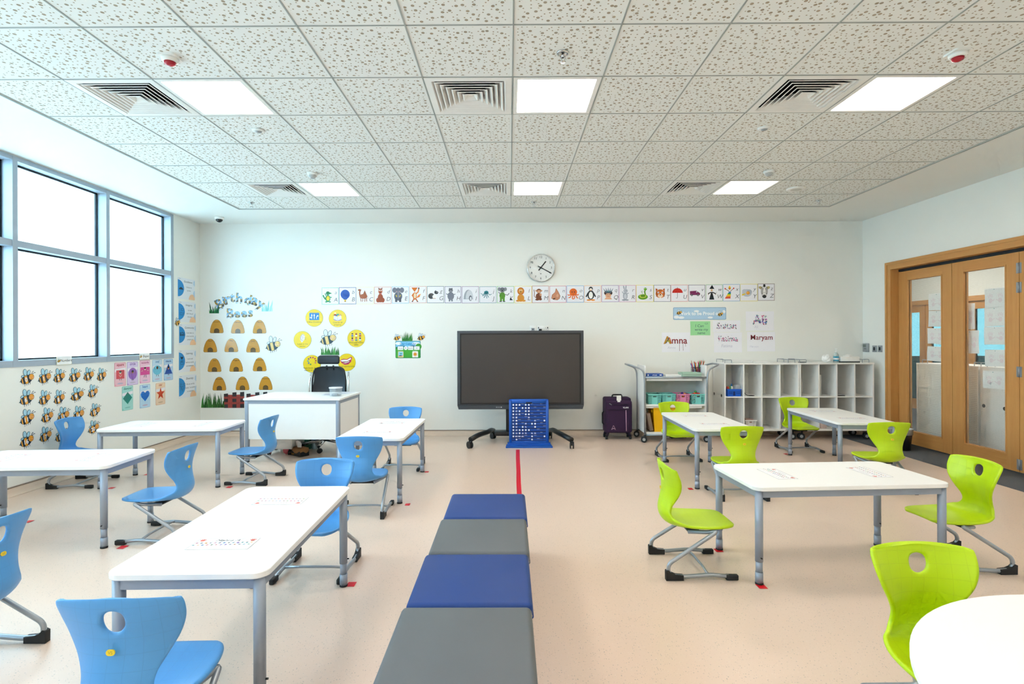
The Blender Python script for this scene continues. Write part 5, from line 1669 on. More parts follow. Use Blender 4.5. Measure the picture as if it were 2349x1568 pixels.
def art_t(p):
    p.e(.36, .48, .28, .26, 'd8702a').p([(.08, .80), (.22, .74), (.10, .60)], 'b9551c').p([(.62, .80), (.50, .74), (.62, .60)], 'b9551c').e(.36, .36, .15, .12, 'f2d8b8').e(.36, .42, .05, .035, '7a2f1c').e(.24, .55, .05, .05, Wh).e(.48, .55, .05, .05, Wh).e(.24, .55, .022, .025, '2a4f9a').e(.48, .55, .022, .025, '2a4f9a').r(.32, .40, .20, .26, Wh)
    for k in range(4):
        for sx in (-1, 1): p.l([(.36 + sx*.27, .60 - .09*k), (.36 + sx*.17, .56 - .08*k)], .022, '3a1c10')
    p.l([(.30, .72), (.33, .62)], .02, '3a1c10').l([(.42, .72), (.39, .62)], .02, '3a1c10')
def art_u(p): p.p([(.06, .52)] + ell(.36, .52, .31, .28, 0, 16, 0, 180)[::-1] + [(.67, .52)], Rd).l([(.36, .54), (.36, .26), (.33, .20), (.27, .23)], .022, '55585e').l([(.36, .8), (.36, .86)], .02, '55585e').l([(.26, .53), (.36, .78)], .01, 'a01a18').l([(.46, .53), (.36, .78)], .01, 'a01a18')
def art_v(p): p.p([(.06, .38), (.06, .62), (.44, .64), (.56, .56), (.66, .50), (.66, .38)], '7a2458').p([(.42, .54), (.44, .61), (.52, .55)], 'cfdfe6').e(.17, .38, .06, .06, Bk).e(.54, .38, .06, .06, Bk).e(.17, .38, .025, .025, 'c8ccd0').e(.54, .38, .025, .025, 'c8ccd0').l([(.28, .4), (.28, .6)], .01, '5a1840').l([(.06, .46), (.66, .46)], .012, 'a04a80')
def art_w(p): p.p([(.29, .56), (.17, .1), (.47, .1), (.35, .56)], Bk).e(.32, .66, .06, .07, 'd8b48a').p([(.18, .74), (.48, .74), (.34, .98)], Bk).l([(.28, .54), (.12, .46), (.14, .4)], .06, Bk).l([(.36, .54), (.54, .46), (.54, .4)], .06, Bk).e(.11, .42, .02, .02, 'd8b48a').e(.56, .42, .02, .02, 'd8b48a').l([(.56, .42), (.62, .56)], .012, '6a4a2a')
def art_x(p):
    for k, c in enumerate(('d83a2a', 'f0902a', 'f2d327', '3a9a4a', '2a6fc0')):
        y0, y1 = .16 + .08*k, .24 + .08*k; w0, w1 = .22 - .028*k, .22 - .028*(k + 1)
        p.p([(.30 + .02*k - w0, y0), (.30 + .02*k + w0*.5, y0), (.32 + .02*k + w1*.5, y1), (.32 + .02*k - w1, y1)], c)
    p.e(.36, .76, .07, .08, 'd8902a').p([(.28, .80), (.44, .80), (.36, .92)], Yl).l([(.34, .58), (.12, .72)], .03, '7a4a2c').e(.10, .74, .04, .04, Rd).l([(.40, .58), (.58, .74)], .03, '7a4a2c').e(.60, .76, .04, .04, Rd)
def art_y(p): p.e(.36, .48, .28, .22, 'c5cad4').e(.22, .58, .14, .12, 'c5cad4').e(.50, .54, .15, .14, 'b5bac6').e(.42, .48, .10, .10, 'e0952a').e(.40, .50, .06, .06, 'efb04a').p([(.08, .32), (.28, .40), (.26, .46), (.06, .40)], Yl)
def art_z(p):
    p.e(.14, .76, .12, .08, 'b5a774', -20).e(.58, .76, .12, .08, 'b5a774', 20).e(.36, .58, .205, .315, '55565a').e(.36, .58, .19, .3, 'f0f0ee').e(.36, .34, .15, .16, '55565a').e(.36, .34, .14, .15, 'e4e4e2').e(.36, .25, .12, .10, '33363a').r(.30, .42, .80, .96, Bk)
    for k in range(6):
        for sx in (-1, 1): p.l([(.36 + sx*.18, .78 - .07*k), (.36 + sx*(.05 + .01*k), .71 - .065*k)], .03, Bk)
    p.e(.28, .66, .02, .025, Bk).e(.44, .66, .02, .025, Bk)


FRIEZE = [('a', 738.4, 659.3, 776.8, 698.4, '7cc4b0', 'green crocodile', art_a), ('b', 777.9, 658.6, 817, 697.5, '5a62a0', 'blue balloon', art_b), ('c', 818.4, 658.2, 857.5, 697.5, 'f2ecc0', 'brown camel', art_c),
          ('d', 858.6, 657.5, 897.7, 696.5, 'e0a09a', 'brown dog', art_d), ('e', 899, 656.6, 938, 695.6, '9ccbe6', 'grey elephant', art_e), ('f', 939.5, 656, 978.2, 695, 'd9a9a0', 'orange fox', art_f),
          ('g', 979.7, 655.9, 1018.4, 695, '6f8a96', 'dark guinea pig', art_g), ('h', 1020, 656.3, 1058, 695, '6c74a0', 'grey hippo', art_h), ('i', 1059.5, 656.3, 1098.4, 695.4, 'a890b8', 'grey igloo', art_i),
          ('j', 1100.2, 656.5, 1138.8, 695, '7fa8b8', 'teal jellyfish', art_j), ('k', 1140.2, 655.9, 1179.3, 695, '9fcf98', 'koala in green trousers', art_k), ('l', 1180.4, 655.6, 1220, 695, 'efe07a', 'orange lion', art_l),
          ('m', 1220.5, 655.2, 1259, 694.5, 'c98a84', 'brown monkey', art_m), ('n', 1260.7, 655.3, 1299.1, 694, 'd98aa0', 'pink nose', art_n), ('o', 1299.6, 654.9, 1339.2, 693.5, '7fb0e0', 'orange octopus', art_o),
          ('p', 1340.1, 654.4, 1379, 693, 'f0b88a', 'black penguin', art_p), ('q', 1379.9, 653.9, 1419.3, 692.5, 'a88ac0', 'child with a crown', art_q2), ('r', 1420, 653.7, 1458.6, 692.5, 'd8a0c0', 'grey rabbit', art_r),
          ('s', 1459.1, 653, 1499.1, 692.5, 'ece26a', 'green snake', art_s), ('t', 1499.6, 653, 1538.2, 692, '8a8f96', 'tiger face', art_t), ('u', 1538.9, 652.7, 1577.8, 691.6, 'e09aa0', 'red umbrella', art_u),
          ('v', 1579.2, 652.7, 1617.6, 691, '7a748a', 'purple van', art_v), ('w', 1619, 652.3, 1657.6, 690.7, '8fbf98', 'black witch', art_w), ('x', 1658.4, 651.5, 1697.2, 690.6, '8fb6dc', 'striped xylophone figure', art_x),
          ('y', 1697.9, 650.8, 1737.5, 690.6, 'efe27a', 'egg yolk', art_y), ('z', 1738.2, 650.1, 1776.6, 689.4, '9a8a88', 'zebra face', art_z)]
for ch, x0, y0, x1, y1, bc, what, art in FRIEZE:
    p, loc, w, h = back_sheet(x0, y0, x1, y1)
    p.solid([(0, 0), (1, 0), (1, 1), (0, 1)], 'f3f3f8'); p.frame(.0, 1, .0, 1, .026, bc)
    p.at(w*.03, 0, w, h); art(p); p.at(0, 0, w, h)
    p.t(ch, .82, .61, .31, '484c54', .26, -.008).t(ch.upper(), .82, .17, .34, '484c54', .2, -.008)
    p.make('alphabet_card', f'alphabet card with the letter {ch.upper()} and a {what}', 'card', loc, BACK, 'alphabet cards along the back wall', LAMIN)

# ---- title letters
M['mottle'] = None
t_ = NT('bee_print_letters')  # mottle colours combine the bee print with painted glare
tc = t_.new('TexCoord'); v1 = t_.new('TexVoronoi', Scale=26.0); t_.link(tc.outputs['Object'], v1.inputs['Vector'])
n1 = t_.new('TexNoise', Scale=16.0, Detail=2.0); t_.link(tc.outputs['Object'], n1.inputs['Vector'])
s1 = t_.new('SeparateColor'); t_.link(v1.outputs['Color'], s1.inputs[0])
cc = t_.mix(t_.math('GREATER_THAN', s1.outputs[0], .55), lin('8fbfe6'), lin('4f7f9a'))
cc = t_.mix(t_.math('GREATER_THAN', n1.outputs[0], .52), cc, lin('b08a34'))
cc = t_.mix(t_.math('GREATER_THAN', s1.outputs[1], .86), cc, lin('4a3c22'))
cc = t_.mix(t_.math('GREATER_THAN', s1.outputs[2], .8), cc, lin('d8e8f2'))
t_.bsdf(cc, .2, 0, .45); M['mottle'] = t_.m
LET = [('B', 211, 186, 92, -24), ('i', 249, 155, 78, -18), ('r', 284, 152, 74, -12), ('t', 325, 130, 84, -4), ('h', 388, 132, 92, 3), ('d', 467, 145, 92, 14), ('a', 526, 162, 72, 20), ('y', 573, 206, 88, 28),
       ('B', 307, 268, 84, 2), ('e', 369, 278, 60, 0), ('e', 431, 275, 60, 0), ('s', 489, 270, 62, 2)]
LBL = ['capital B starting the upper word', 'letter i of the upper word', 'letter r of the upper word', 'letter t of the upper word', 'letter h of the upper word', 'letter d of the upper word', 'letter a of the upper word', 'letter y ending the upper word',
       'capital B starting the lower word', 'first letter e of the lower word', 'second letter e of the lower word', 'letter s ending the lower word']
for (ch, zx, zy, hp, rot), lb in zip(LET, LBL):
    X, Z = on_back(450 + zx/3.92, 650 + zy/3.92)
    size = 1.02*hp/3.92*YB/FPX/(.73 if ch in 'Bdht' else .72 if ch in 'iy' else .55)
    vs, fs = glyphs(ch, size, 0, .036, 'CENTER', .0008)
    a = [v[0] for v in vs]; b = [v[1] for v in vs]; mx, my = (min(a) + max(a))/2, (min(b) + max(b))/2
    o = MB().add([(x - mx, y - my, z) for x, y, z in vs], fs).build('cutout_letter', 'mottle', None, (X, YB - .0014, Z), (PI/2, -R(-rot), 0))
    o.rotation_euler = (PI/2, R(rot), 0)
    tag(o, f'mottled cut-out {lb} in the bee birthday title', 'letter', 'cut-out title letters')


# ---- grass cut-outs
def grass(name, x0, y0, x1, y1, n, lab, cols, lean=0, seed=1, base=.12):
    p, loc, w, h = back_sheet(x0, y0, x1, y1)
    rq = random.Random(seed)
    p.solid([(.02, 0), (.98, 0), (.96, base), (.04, base)], cols[0])
    for k in range(n):
        x = .03 + .94*(k + .5)/n; ht = rq.uniform(.45, 1.0); d = rq.uniform(-.10, .10) + lean*(x - .5)
        bw = .9/n*1.5
        A = [(x - bw/2, .0), (x + bw/2, .0), (x + d*.4 + bw*.3, ht*.6), (x + d, ht), (x + d*.4 - bw*.3, ht*.6)]
        p.solid([(min(max(a, 0), 1), b) for a, b in A], rq.choice(cols))
    return p.make(name, lab, 'cut-out', loc, BACK, 'paper grass cut-outs', LAMIN)


GC = ['2f7d33', '2a6b2e', '3a8f3c', '4d9a48']
def z3(x, y): return 450 + x/3.92, 650 + y/3.92
grass('grass_cutout', *z3(118, 160), *z3(205, 268), 8, 'dark green paper grass tuft at the start of the birthday title', ['1f6b3a', '2a7d42', '18522d'], .9, 3)
grass('grass_cutout', *z3(590, 135), *z3(688, 250), 8, 'pale glossy paper grass tuft at the end of the birthday title', ['9fd6cf', '7cc4c0', 'bfe4e8'], .9, 4)  # white-blue glare is put into these blade colours
grass('grass_cutout', *z3(40, 980), *z3(262, 1116), 26, 'long paper grass strip at the bottom left of the bee display', ['2f6b2a', '244f20', '3f8a38'], 0, 5, .2)
grass('grass_cutout', *z3(1117, 560), *z3(1290, 642), 20, 'paper grass strip above the office chair headrest', GC, 0, 6, .2)
grass('grass_cutout', *(700 + 1740/7.84, 650 + 838/7.84), *(700 + 1932/7.84, 650 + 1030/7.84), 13, 'paper grass tuft on top of the calendar poster', GC, .2, 7, .2)

# ---- paper fence
for k, (xa, xb, lb) in enumerate(((250, 432, 'red and black paper fence piece beside the long paper grass'), (453, 640, 'red and black paper fence piece half hidden by the teacher desk'))):
    p, loc, w, h = back_sheet(*z3(xa, 973), *z3(xb, 1118))
    p.solid([(.0, 0), (1, 0), (1, .82), (.0, .82)], '9c3a34')
    for j, (a, c, t0) in enumerate(((0, '2c2a2e', .9), (.21, 'a8443c', .8), (.42, '2c2a2e', .98), (.63, 'a8443c', .84), (.80, '2c2a2e', 1.0))):
        p.solid([(a, .0), (a + .2, .0), (a + .2, t0), (a, t0 - .02)], c)
    for yb in (.22, .56):
        p.p([(0, yb), (1, yb + .02), (1, yb + .16), (0, yb + .14)], 'a33f37')
        for j in range(5): p.r(.08 + .2*j, .1 + .2*j, yb + .06, yb + .08, '5a2a26')
    for j in range(9): p.l([(.05 + .11*j, .02), (.05 + .11*j, .8)], .008, '6a2c28')
    p.make('fence_cutout', lb, 'cut-out', loc, BACK, 'paper fence cut-outs', PAPER)

# ---- beehives, one per month
MON = ['January', 'February', 'March', 'April', 'May', 'June', 'July', 'August', 'September', 'October', 'November', 'December']
HV = [(185, 385), (375, 388), (570, 388), (127, 557), (316, 555), (512, 558), (165, 733), (360, 731), (571, 727), (209, 900), (417, 897), (625, 895)]
for k, (mo, (hx, hy)) in enumerate(zip(MON, HV)):
    p, loc, w, h = back_sheet(*z3(hx - 61, hy - 61), *z3(hx + 61, hy + 61))
    prof = [(.50, 1.0), (.62, .98), (.70, .92), (.80, .80), (.90, .58), (.97, .34), (1.0, .10), (.97, .02), (.9, 0)]
    out = [(x, y) for x, y in prof[::-1]] + [(1 - x, y) for x, y in prof[1:]]
    p.solid(out, '7a5a24')
    p.p([(.5 + (x - .5)*.965, .02 + y*.96) for x, y in out], 'd69a34')
    def half(y):
        for (xa, ya), (xb, yb) in zip(prof, prof[1:]):
            if yb <= y <= ya: return (xa + (xb - xa)*(ya - y)/(ya - yb + 1e-9)) - .5
        return .45
    for j in range(1, 9):
        y = .1*j + .03; hw_ = half(y)*.95
        p.l([(.5 - hw_, y + .012), (.5, y - .016), (.5 + hw_, y + .012)], .016, 'a8742a')
    p.p([(.31, .02), (.31, .18)] + ell(.5, .18, .19, .17, 0, 12, 0, 180)[::-1] + [(.69, .02)], '4a3a26')
    p.p([(.34, .02), (.34, .18)] + ell(.5, .18, .16, .14, 0, 12, 0, 180)[::-1] + [(.66, .02)], '6a5432')
    p.t(mo, .5, .80, .155 if len(mo) < 8 else .13, '3a2c14', .1)
    p.make('beehive_cutout', f'paper beehive labelled {mo}', 'cut-out', loc, BACK, 'paper beehives of the birthday display', LAMIN)

# ---- bees on the back wall
for (xa, ya, xb, yb, lab, big) in (
        (*z3(622, 463), *z3(767, 622), 'large blue-black bee cut-out right of the beehives', 1), (*z3(1110, 405), *z3(1268, 567), 'large bee cut-out hovering over the grass above the office chair', 1),
        (700 + 1588/7.84, 650 + 898/7.84, 700 + 1724/7.84, 650 + 1035/7.84, 'small bee cut-out at the left corner of the calendar poster', 0),
        (700 + 2012/7.84, 650 + 883/7.84, 700 + 2166/7.84, 650 + 1035/7.84, 'small bee cut-out at the right corner of the calendar poster', 0)):
    p, loc, w, h = back_sheet(xa, ya, xb, yb); p.at(0, 0, w*1.0, h*.98)
    if big: bee(p, 'f0cf84', '33474f', 'f0cf84', 'e0ecf8', '2a3c46', None, 'd9a8d0')
    else: bee(p, 'f0a93a', '2a2a2e', 'f0b43a', 'd3e4f2', '2a3c46')
    p.make('bee_cutout', lab, 'cut-out', loc, BACK, 'bee cut-outs', LAMIN)


# ---- yellow rule discs
def disc(cx, cy, r, lab, draw, lines):
    p, loc, w, h = back_sheet(cx - r, cy - r, cx + r, cy + r)
    p.solid(ell(.5, .5, .5, .5, 0, 48), '6f6a3a'); p.e(.5, .5, .49, .49, 'f2d21f'); p.p(ell(.5, .5, .49, .49, 0, 48), 'f2d21f')
    draw(p)
    for j, s in enumerate(lines): p.t(s, .5, .235 - .13*j, .115, '6a6326', .1)
    p.make('rule_disc', lab, 'cut-out', loc, BACK, 'yellow class rule discs', LAMIN)


def d_arrows(p):
    p.r(.22, .78, .38, .80, '1b7fc4')
    for x in (.36, .5): p.l([(x, .44), (x, .66)], .035, Wh).p([(x - .05, .64), (x + .05, .64), (x, .74)], Wh)
    p.l([(.36, .52), (.28, .52)], .03, Wh).p([(.30, .58), (.30, .46), (.24, .52)], Wh).l([(.62, .44), (.62, .56), (.68, .62)], .035, Wh).p([(.66, .68), (.66, .56), (.76, .62)], Wh)
    for k in range(6): p.r(.24 + .09*k, .26 + .09*k, .76, .785, 'f2d21f')
def d_box(p): p.e(.5, .46, .24, .10, 'a99ac0').p([(.28, .48), (.5, .38), (.72, .48), (.70, .66), (.50, .60), (.30, .66)], 'e8e8ea').l([(.5, .38), (.5, .6)], .012, '8a8a92').e(.36, .70, .08, .05, 'b5383a').e(.52, .72, .09, .05, '4d9a7a').e(.64, .70, .07, .05, 'd9a27a').e(.44, .66, .06, .04, '4a6fae').l([(.24, .66), (.34, .74)], .015, '444444').l([(.76, .64), (.66, .74)], .015, '444444').p([(.3, .80), (.42, .76), (.4, .84)], Wh)
def d_ear(p): p.e(.5, .62, .13, .22, 'efe6dc', -12).l(ell(.5, .64, .10, .17, -12, 20)[2:18], .02, '8a7a70').l([(.46, .7), (.54, .66), (.50, .56)], .02, 'a08a80').l([(.62, .58), (.70, .52)], .012, '555555').l([(.60, .64), (.72, .62)], .012, '555555').e(.47, .42, .05, .06, 'efe6dc')
def d_kids(p):
    for k in range(6):
        x, y = .28 + .22*(k % 3), .74 - .24*(k//3)
        p.e(x, y, .045, .05, ['e0b08a', '7a4a34'][k % 2]).e(x, y + .025, .05, .035, ['3a2a20', 'b5382a', '2a4a8a'][k % 3]).p([(x - .05, y - .05), (x + .05, y - .05), (x + .06, y - .12), (x - .06, y - .12)], ['2f6fc0', 'f4f4f4', 'c0392b', 'e08ab0', '2f9a8a', 'eef4f8'][k]).l([(x - .03, y - .12), (x - .03, y - .16)], .02, '2a2a40').l([(x + .03, y - .12), (x + .03, y - .16)], .02, '2a2a40')
def d_hands(p):
    for k in range(9):
        a = R(250 - 35*k); x, y = .5 + .21*math.cos(a), .66 + .19*math.sin(a); c = ['2f8a4a', '2f6fc0', '2fa0c0', '6a4a9a', '8a3a8a', 'c0407a', 'b5304a', 'c04a3a', 'd06a7a'][k]
        p.e(x, y, .035, .035, c)
        for j in range(4): p.l([(x, y), (x + .06*math.cos(a - .6 + .4*j), y + .06*math.sin(a - .6 + .4*j))], .016, c)
def d_mouth(p): p.p([(.10, .62), (.3, .70), (.5, .68), (.75, .82), (.80, .78), (.74, .52), (.58, .38), (.38, .36), (.2, .46)], 'c43a5a').p([(.14, .61), (.32, .65), (.52, .64), (.74, .76), (.66, .50), (.40, .44), (.24, .50)], '8a1f30').p([(.14, .61), (.32, .65), (.52, .64), (.74, .77), (.72, .66), (.5, .55), (.22, .54)], 'f8f6f4').p([(.28, .48), (.42, .45), (.62, .52), (.66, .58), (.5, .51)], 'f4f0ee')


disc(721, 729, 20, 'yellow disc with a blue arrow road sign', d_arrows, ['Follow Directions'])
disc(774.5, 730, 20.2, 'yellow disc with a drawing of a full white box', d_box, ['Care for all', 'property'])
disc(694, 779.3, 20.2, 'yellow disc with a drawing of an ear', d_ear, ['Listen to the', 'teacher'])
disc(817.3, 775.8, 20.2, 'yellow disc with six small children drawn on it', d_kids, ['Move and behave', 'safely'])
disc(715.8, 834, 20.3, 'yellow disc with a ring of coloured handprints', d_hands, ['Keep hands, feet and', 'objects to yourself'])
disc(795.7, 830.6, 20.2, 'yellow disc with a big smiling mouth', d_mouth, ['Speak appropriately'])

# ---- calendar poster
p, loc, w, h = back_sheet(907.2, 781.4, 964.8, 821.2); asp = h/w
p.at(0, 0, w, w)
p.solid(rrect(0, 1, 0, asp, .04, 5), '1a7a6a'); p.p(rrect(.018, .982, .018, asp - .018, .03, 5), '3aa648')
p.p([(.018, .43), (.982, .43), (.982, asp - .04), (.96, asp - .018), (.04, asp - .018), (.018, asp - .04)], '7cc4ea')
p.e(.12, asp - .10, .12, .06, 'f2f6fa').e(.82, asp - .11, .16, .06, 'f2f6fa').e(.92, .46, .12, .12, '3f9a3a').e(.25, .44, .2, .06, '2a7a9a').e(.70, .44, .16, .06, '245a7a').r(.018, .982, .34, .44, '2f8a4a').p([(.018, .1), (.018, .36), (.3, .40), (.06, .30)], 'c98a5a').p([(.018, .018), (.982, .018), (.982, .36), (.018, .36)], '43a83a')
p.t('Our Calendar', .5, asp - .155, .115, '1583c4', 0, .022)
for a, b, s in ((.09, .31, 'Thursday'), (.50, .71, 'September'), (.74, .96, '2021')): p.p(rrect(a, b, .33, .47, .015, 3), 'f6f6fa').t(s, (a + b)/2, .385, .042, '2c2c34', 0, .02)
p.e(.41, .40, .075, .075, 'f6f6fa').t('9th', .41, .385, .05, '2c2c34', 0, .02)
p.p(rrect(.10, .32, .03, .27, .02, 3), 'e8d9a0').r(.12, .30, .05, .25, '8fcdee').p([(.12, .05), (.30, .05), (.30, .11), (.12, .09)], 'd9c48a').p([(.16, .2), (.28, .2), (.22, .15)], '2f9a6a').e(.2, .10, .06, .02, '55585e').t('The weather is', .20, .28, .034, 'f4f4f4').t('This season is', .78, .28, .034, 'f4f4f4')
p.p(rrect(.67, .90, .03, .27, .02, 3), 'f8f4ec')
for k in range(12): p.l([(.785, .155), (.785 + .085*math.cos(R(30*k)), .155 + .085*math.sin(R(30*k)))], .014, 'e08a1f')
p.e(.785, .155, .06, .06, 'e89a2a').t('sunny', .785, .04, .035, '55585e')
p.make('calendar_poster', 'green and blue calendar poster between the yellow discs and the screen', 'poster', loc, BACK, None, LAMIN)

# ---- "work to be proud of" banner and the children's name sheets
p, loc, w, h = back_sheet(1544.4, 704.5, 1665.4, 733); asp = h/w; p.at(0, 0, w, w)
p.solid(rrect(0, 1, 0, asp, .02, 4), '2f78b0'); p.p(rrect(.006, .994, .006, asp - .006, .016, 4), 'b3d3ea')
for cx, cy, rx, ry in ((.44, .16, .05, .02), (.06, .05, .05, .03), (.15, .04, .06, .025), (.70, .04, .05, .02), (.96, .15, .03, .03)): p.e(cx, cy, rx, ry, 'f3f7fb')
p.t('Work to be Proud of', .49, .088, .088, 'f8fbff', 0, .03)
for x in (.325, .645): p.l([(x, .006), (x, asp - .006)], .002, '9fc3dc')
p.at(.055*w, .085*w, .115*w, .115*w); bee(p, 'f0b43a', '2a2a2e', 'f2b93f', 'd8e8f4', '1f2a30', None, 'f0a0a0', False)
p.at(.835*w, .055*w, .115*w, .115*w); bee(p, 'f0b43a', '2a2a2e', 'f2b93f', 'd8e8f4', '1f2a30', None, 'f0a0a0', False)
p.make('display_banner', 'light blue banner with two bees above the name sheets', 'banner', loc, BACK, None, LAMIN)


def wavy(rq, a): return [(x, y) for x, y in [(0 + rq.uniform(0, a), 0), (.5, rq.uniform(0, a)), (1, 0), (1 - rq.uniform(0, a), .5), (1, 1), (.5, 1 - rq.uniform(0, a)), (0, 1), (rq.uniform(0, a), .5)]]


def dotted(p, text, x, y, size, cols, seed, n=90, r=.011, bold=.0):
    vs, fs = glyphs(text, size, 0, bold); rq = random.Random(seed); ar = []
    for f in fs:
        for i in range(1, len(f) - 1): ar.append((f[0], f[i], f[i + 1]))
    wts = [abs((vs[b][0] - vs[a][0])*(vs[c][1] - vs[a][1]) - (vs[c][0] - vs[a][0])*(vs[b][1] - vs[a][1])) for a, b, c in ar]
    for k in range(n):
        a, b, c = rq.choices(ar, wts)[0]; u, v = rq.random(), rq.random()
        if u + v > 1: u, v = 1 - u, 1 - v
        px = vs[a][0] + u*(vs[b][0] - vs[a][0]) + v*(vs[c][0] - vs[a][0]); py = vs[a][1] + u*(vs[b][1] - vs[a][1]) + v*(vs[c][1] - vs[a][1])
        q = r*rq.uniform(.7, 1.3); p.p(ell(x + px, y + py, q, q, 0, 8), rq.choice(cols))


def z5(x, y): return 1240 + x/4.195, 560 + y/4.195
MX = ['c4283a', '2a9a9a', '2f6fc0', 'e05aa0', '2a2a34', '3a8a4a', '6a3f9a', 'd8e0ea']
def sheet(a, b, c, d, seed, col='f6f6fb'):
    p, loc, w, h = back_sheet(*z5(a, b), *z5(c, d)); p.at(0, 0, w, w); asp = h/w
    rq = random.Random(seed); p.solid([(x, y*asp) for x, y in wavy(rq, .012)], col)
    for k in range(6): p.e(rq.random()*.9 + .05, rq.random()*asp*.9 + .02, .007, .007, 'c9c9da')
    return p, loc, asp


NG = 'childrens name sheets on the back wall'
p, loc, asp = sheet(1167, 848, 1438, 1038, 1)
p.t('A', .20, asp*.44, .36, 'b8862a', 0, .035).l([(.14, asp*.45), (.26, asp*.75)], .03, '3a3a3a').l([(.27, asp*.74), (.34, asp*.45)], .035, 'c9542a').l([(.17, asp*.55), (.3, asp*.56)], .025, '9ab53a')
p.t('mna', .62, asp*.44, .33, '8a1f2a', 0, .014)
for x, l_ in ((.62, .40), (.75, .38), (.84, .18)): p.l([(x, asp*.46), (x + .005, asp*(.46 - l_))], .010, '7a2430')
p.t('Amna', .34, asp*.18, .12, 'd5d5e2', .2)
p.make('name_sheet', 'white sheet with a painted dark red four-letter name whose paint has run down', 'paper', loc, BACK, NG)
p, loc, asp = sheet(1440, 740, 1632, 876, 2, '9fe0a0')
p.t('I Can', .46, asp*.58, .20, '3a5a66', .1).t('write my', .55, asp*.33, .18, '3a5a66', .1).t('name', .55, asp*.09, .18, '3a5a66', .1)
p.e(.76, asp*.90, .012, .012, '3a5a66').e(.84, asp*.90, .012, .012, '3a5a66').l([(.72, asp*.84), (.77, asp*.80), (.83, asp*.80), (.88, asp*.84)], .014, '3a5a66')
p.make('green_note', 'green handwritten note below the light blue banner', 'paper', loc, BACK)
p, loc, asp = sheet(1657, 732, 1922, 845, 3)
p.t('Sultan', .5, asp*.30, .30, 'dcdce8', 0, .0); dotted(p, 'Sultan', .5, asp*.30, .30, MX, 4, 110, .013, .01)
p.make('name_sheet', 'white sheet just under the banner, its name made of multicoloured dots', 'paper', loc, BACK, NG)
p, loc, asp = sheet(1667, 847, 1938, 1040, 5)
dotted(p, 'Fatima', .5, asp*.56, .27, ['d83a8a', '2a2a34', '2f8a9a', 'c4283a', 'e88ac0'], 6, 110, .013, .01); p.t('Fatima', .45, asp*.26, .15, 'd0d0de', .15)
p.make('name_sheet', 'white sheet with a pink and black dotted name, left of the plain dark red name', 'paper', loc, BACK, NG)
p, loc, asp = sheet(1975, 645, 2246, 832, 7)
p.t('Ali', .5, asp*.34, .46, 'dcdce8'); dotted(p, 'Ali', .5, asp*.34, .46, ['c4283a', '2a9a8a', '6a3f9a', 'e05aa0', '2f6fc0', '2a7a5a'], 8, 100, .016, .02); p.t('Ali', .36, asp*.14, .13, 'dadae6', .15)
p.make('name_sheet', 'white sheet highest of the name sheets, with a short dotted name', 'paper', loc, BACK, NG)
p, loc, asp = sheet(1987, 842, 2256, 1030, 9)
p.t('Maryam', .52, asp*.60, .25, '8a1f2e', 0, .010); p.t('Maryam', .25, asp*.2, .10, 'dcdce8', .2)
p.make('name_sheet', 'white sheet with a plain dark red six-letter name above the cubby shelves', 'paper', loc, BACK, NG)


# ---- left wall: number bees, shape cards, value posters
def z2(x, y): return x/5.107, 800 + y/5.107
def left_box(x0, y0, x1, y1):
    a = on_side((x0 + x1)/2, (y0 + y1)/2); ya = on_side(x0, (y0 + y1)/2)[0]; yb = on_side(x1, (y0 + y1)/2)[0]
    xm = (x0 + x1)/2; zt = on_side(xm, y0)[1]; zb = on_side(xm, y1)[1]
    return ya, zb, yb - ya, zt - zb


NB = [('0', 228, 228, 408, 432), ('1', 440, 222, 607, 420), ('2', 618, 220, 768, 410), ('3', 797, 215, 950, 403), ('4', 970, 207, 1107, 388), ('5', 1128, 214, 1250, 390),
      ('6', 220, 463, 410, 672), ('7', 445, 473, 597, 670), ('8', 622, 470, 765, 662), ('9', 817, 437, 990, 622), ('10', 1022, 407, 1152, 583),
      ('11', 226, 695, 410, 902), ('12', 475, 677, 632, 877), ('13', 663, 668, 820, 867), ('14', 845, 657, 993, 852), ('15', 1045, 628, 1180, 806),
      ('16', 224, 952, 403, 1162), ('17', 455, 900, 612, 1104), ('18', 638, 903, 795, 1102), ('20', 1027, 827, 1167, 1002)]
for n_, a, b, c, d in NB:
    y, z, w, h = left_box(*z2(a, b), *z2(c, d))
    p = Print().at(0, 0, w, h); bee(p, 'f2a538', '2f343c', 'f0a532', 'a9d6e6', '1d3a4c', n_)
    p.make('bee_cutout', f'bee cut-out with the number {n_} on the window wall', 'cut-out', (XL + GAP, y, z), LEFT, 'numbered bee cut-outs', LAMIN)
y, z, w, h = left_box(1255/3.135, 330 + 1247/3.135, 1295/3.135, 330 + 1312/3.135)
p = Print().at(0, 0, w, h); bee(p, 'f0b43a', '2a2a2e', 'f2b93f', 'cfe4f2', '1f2a30')
p.make('bee_cutout', 'lone small bee cut-out beside the value posters, right of the window', 'cut-out', (XL + .0035, y, z), LEFT, 'bee cut-outs', LAMIN)


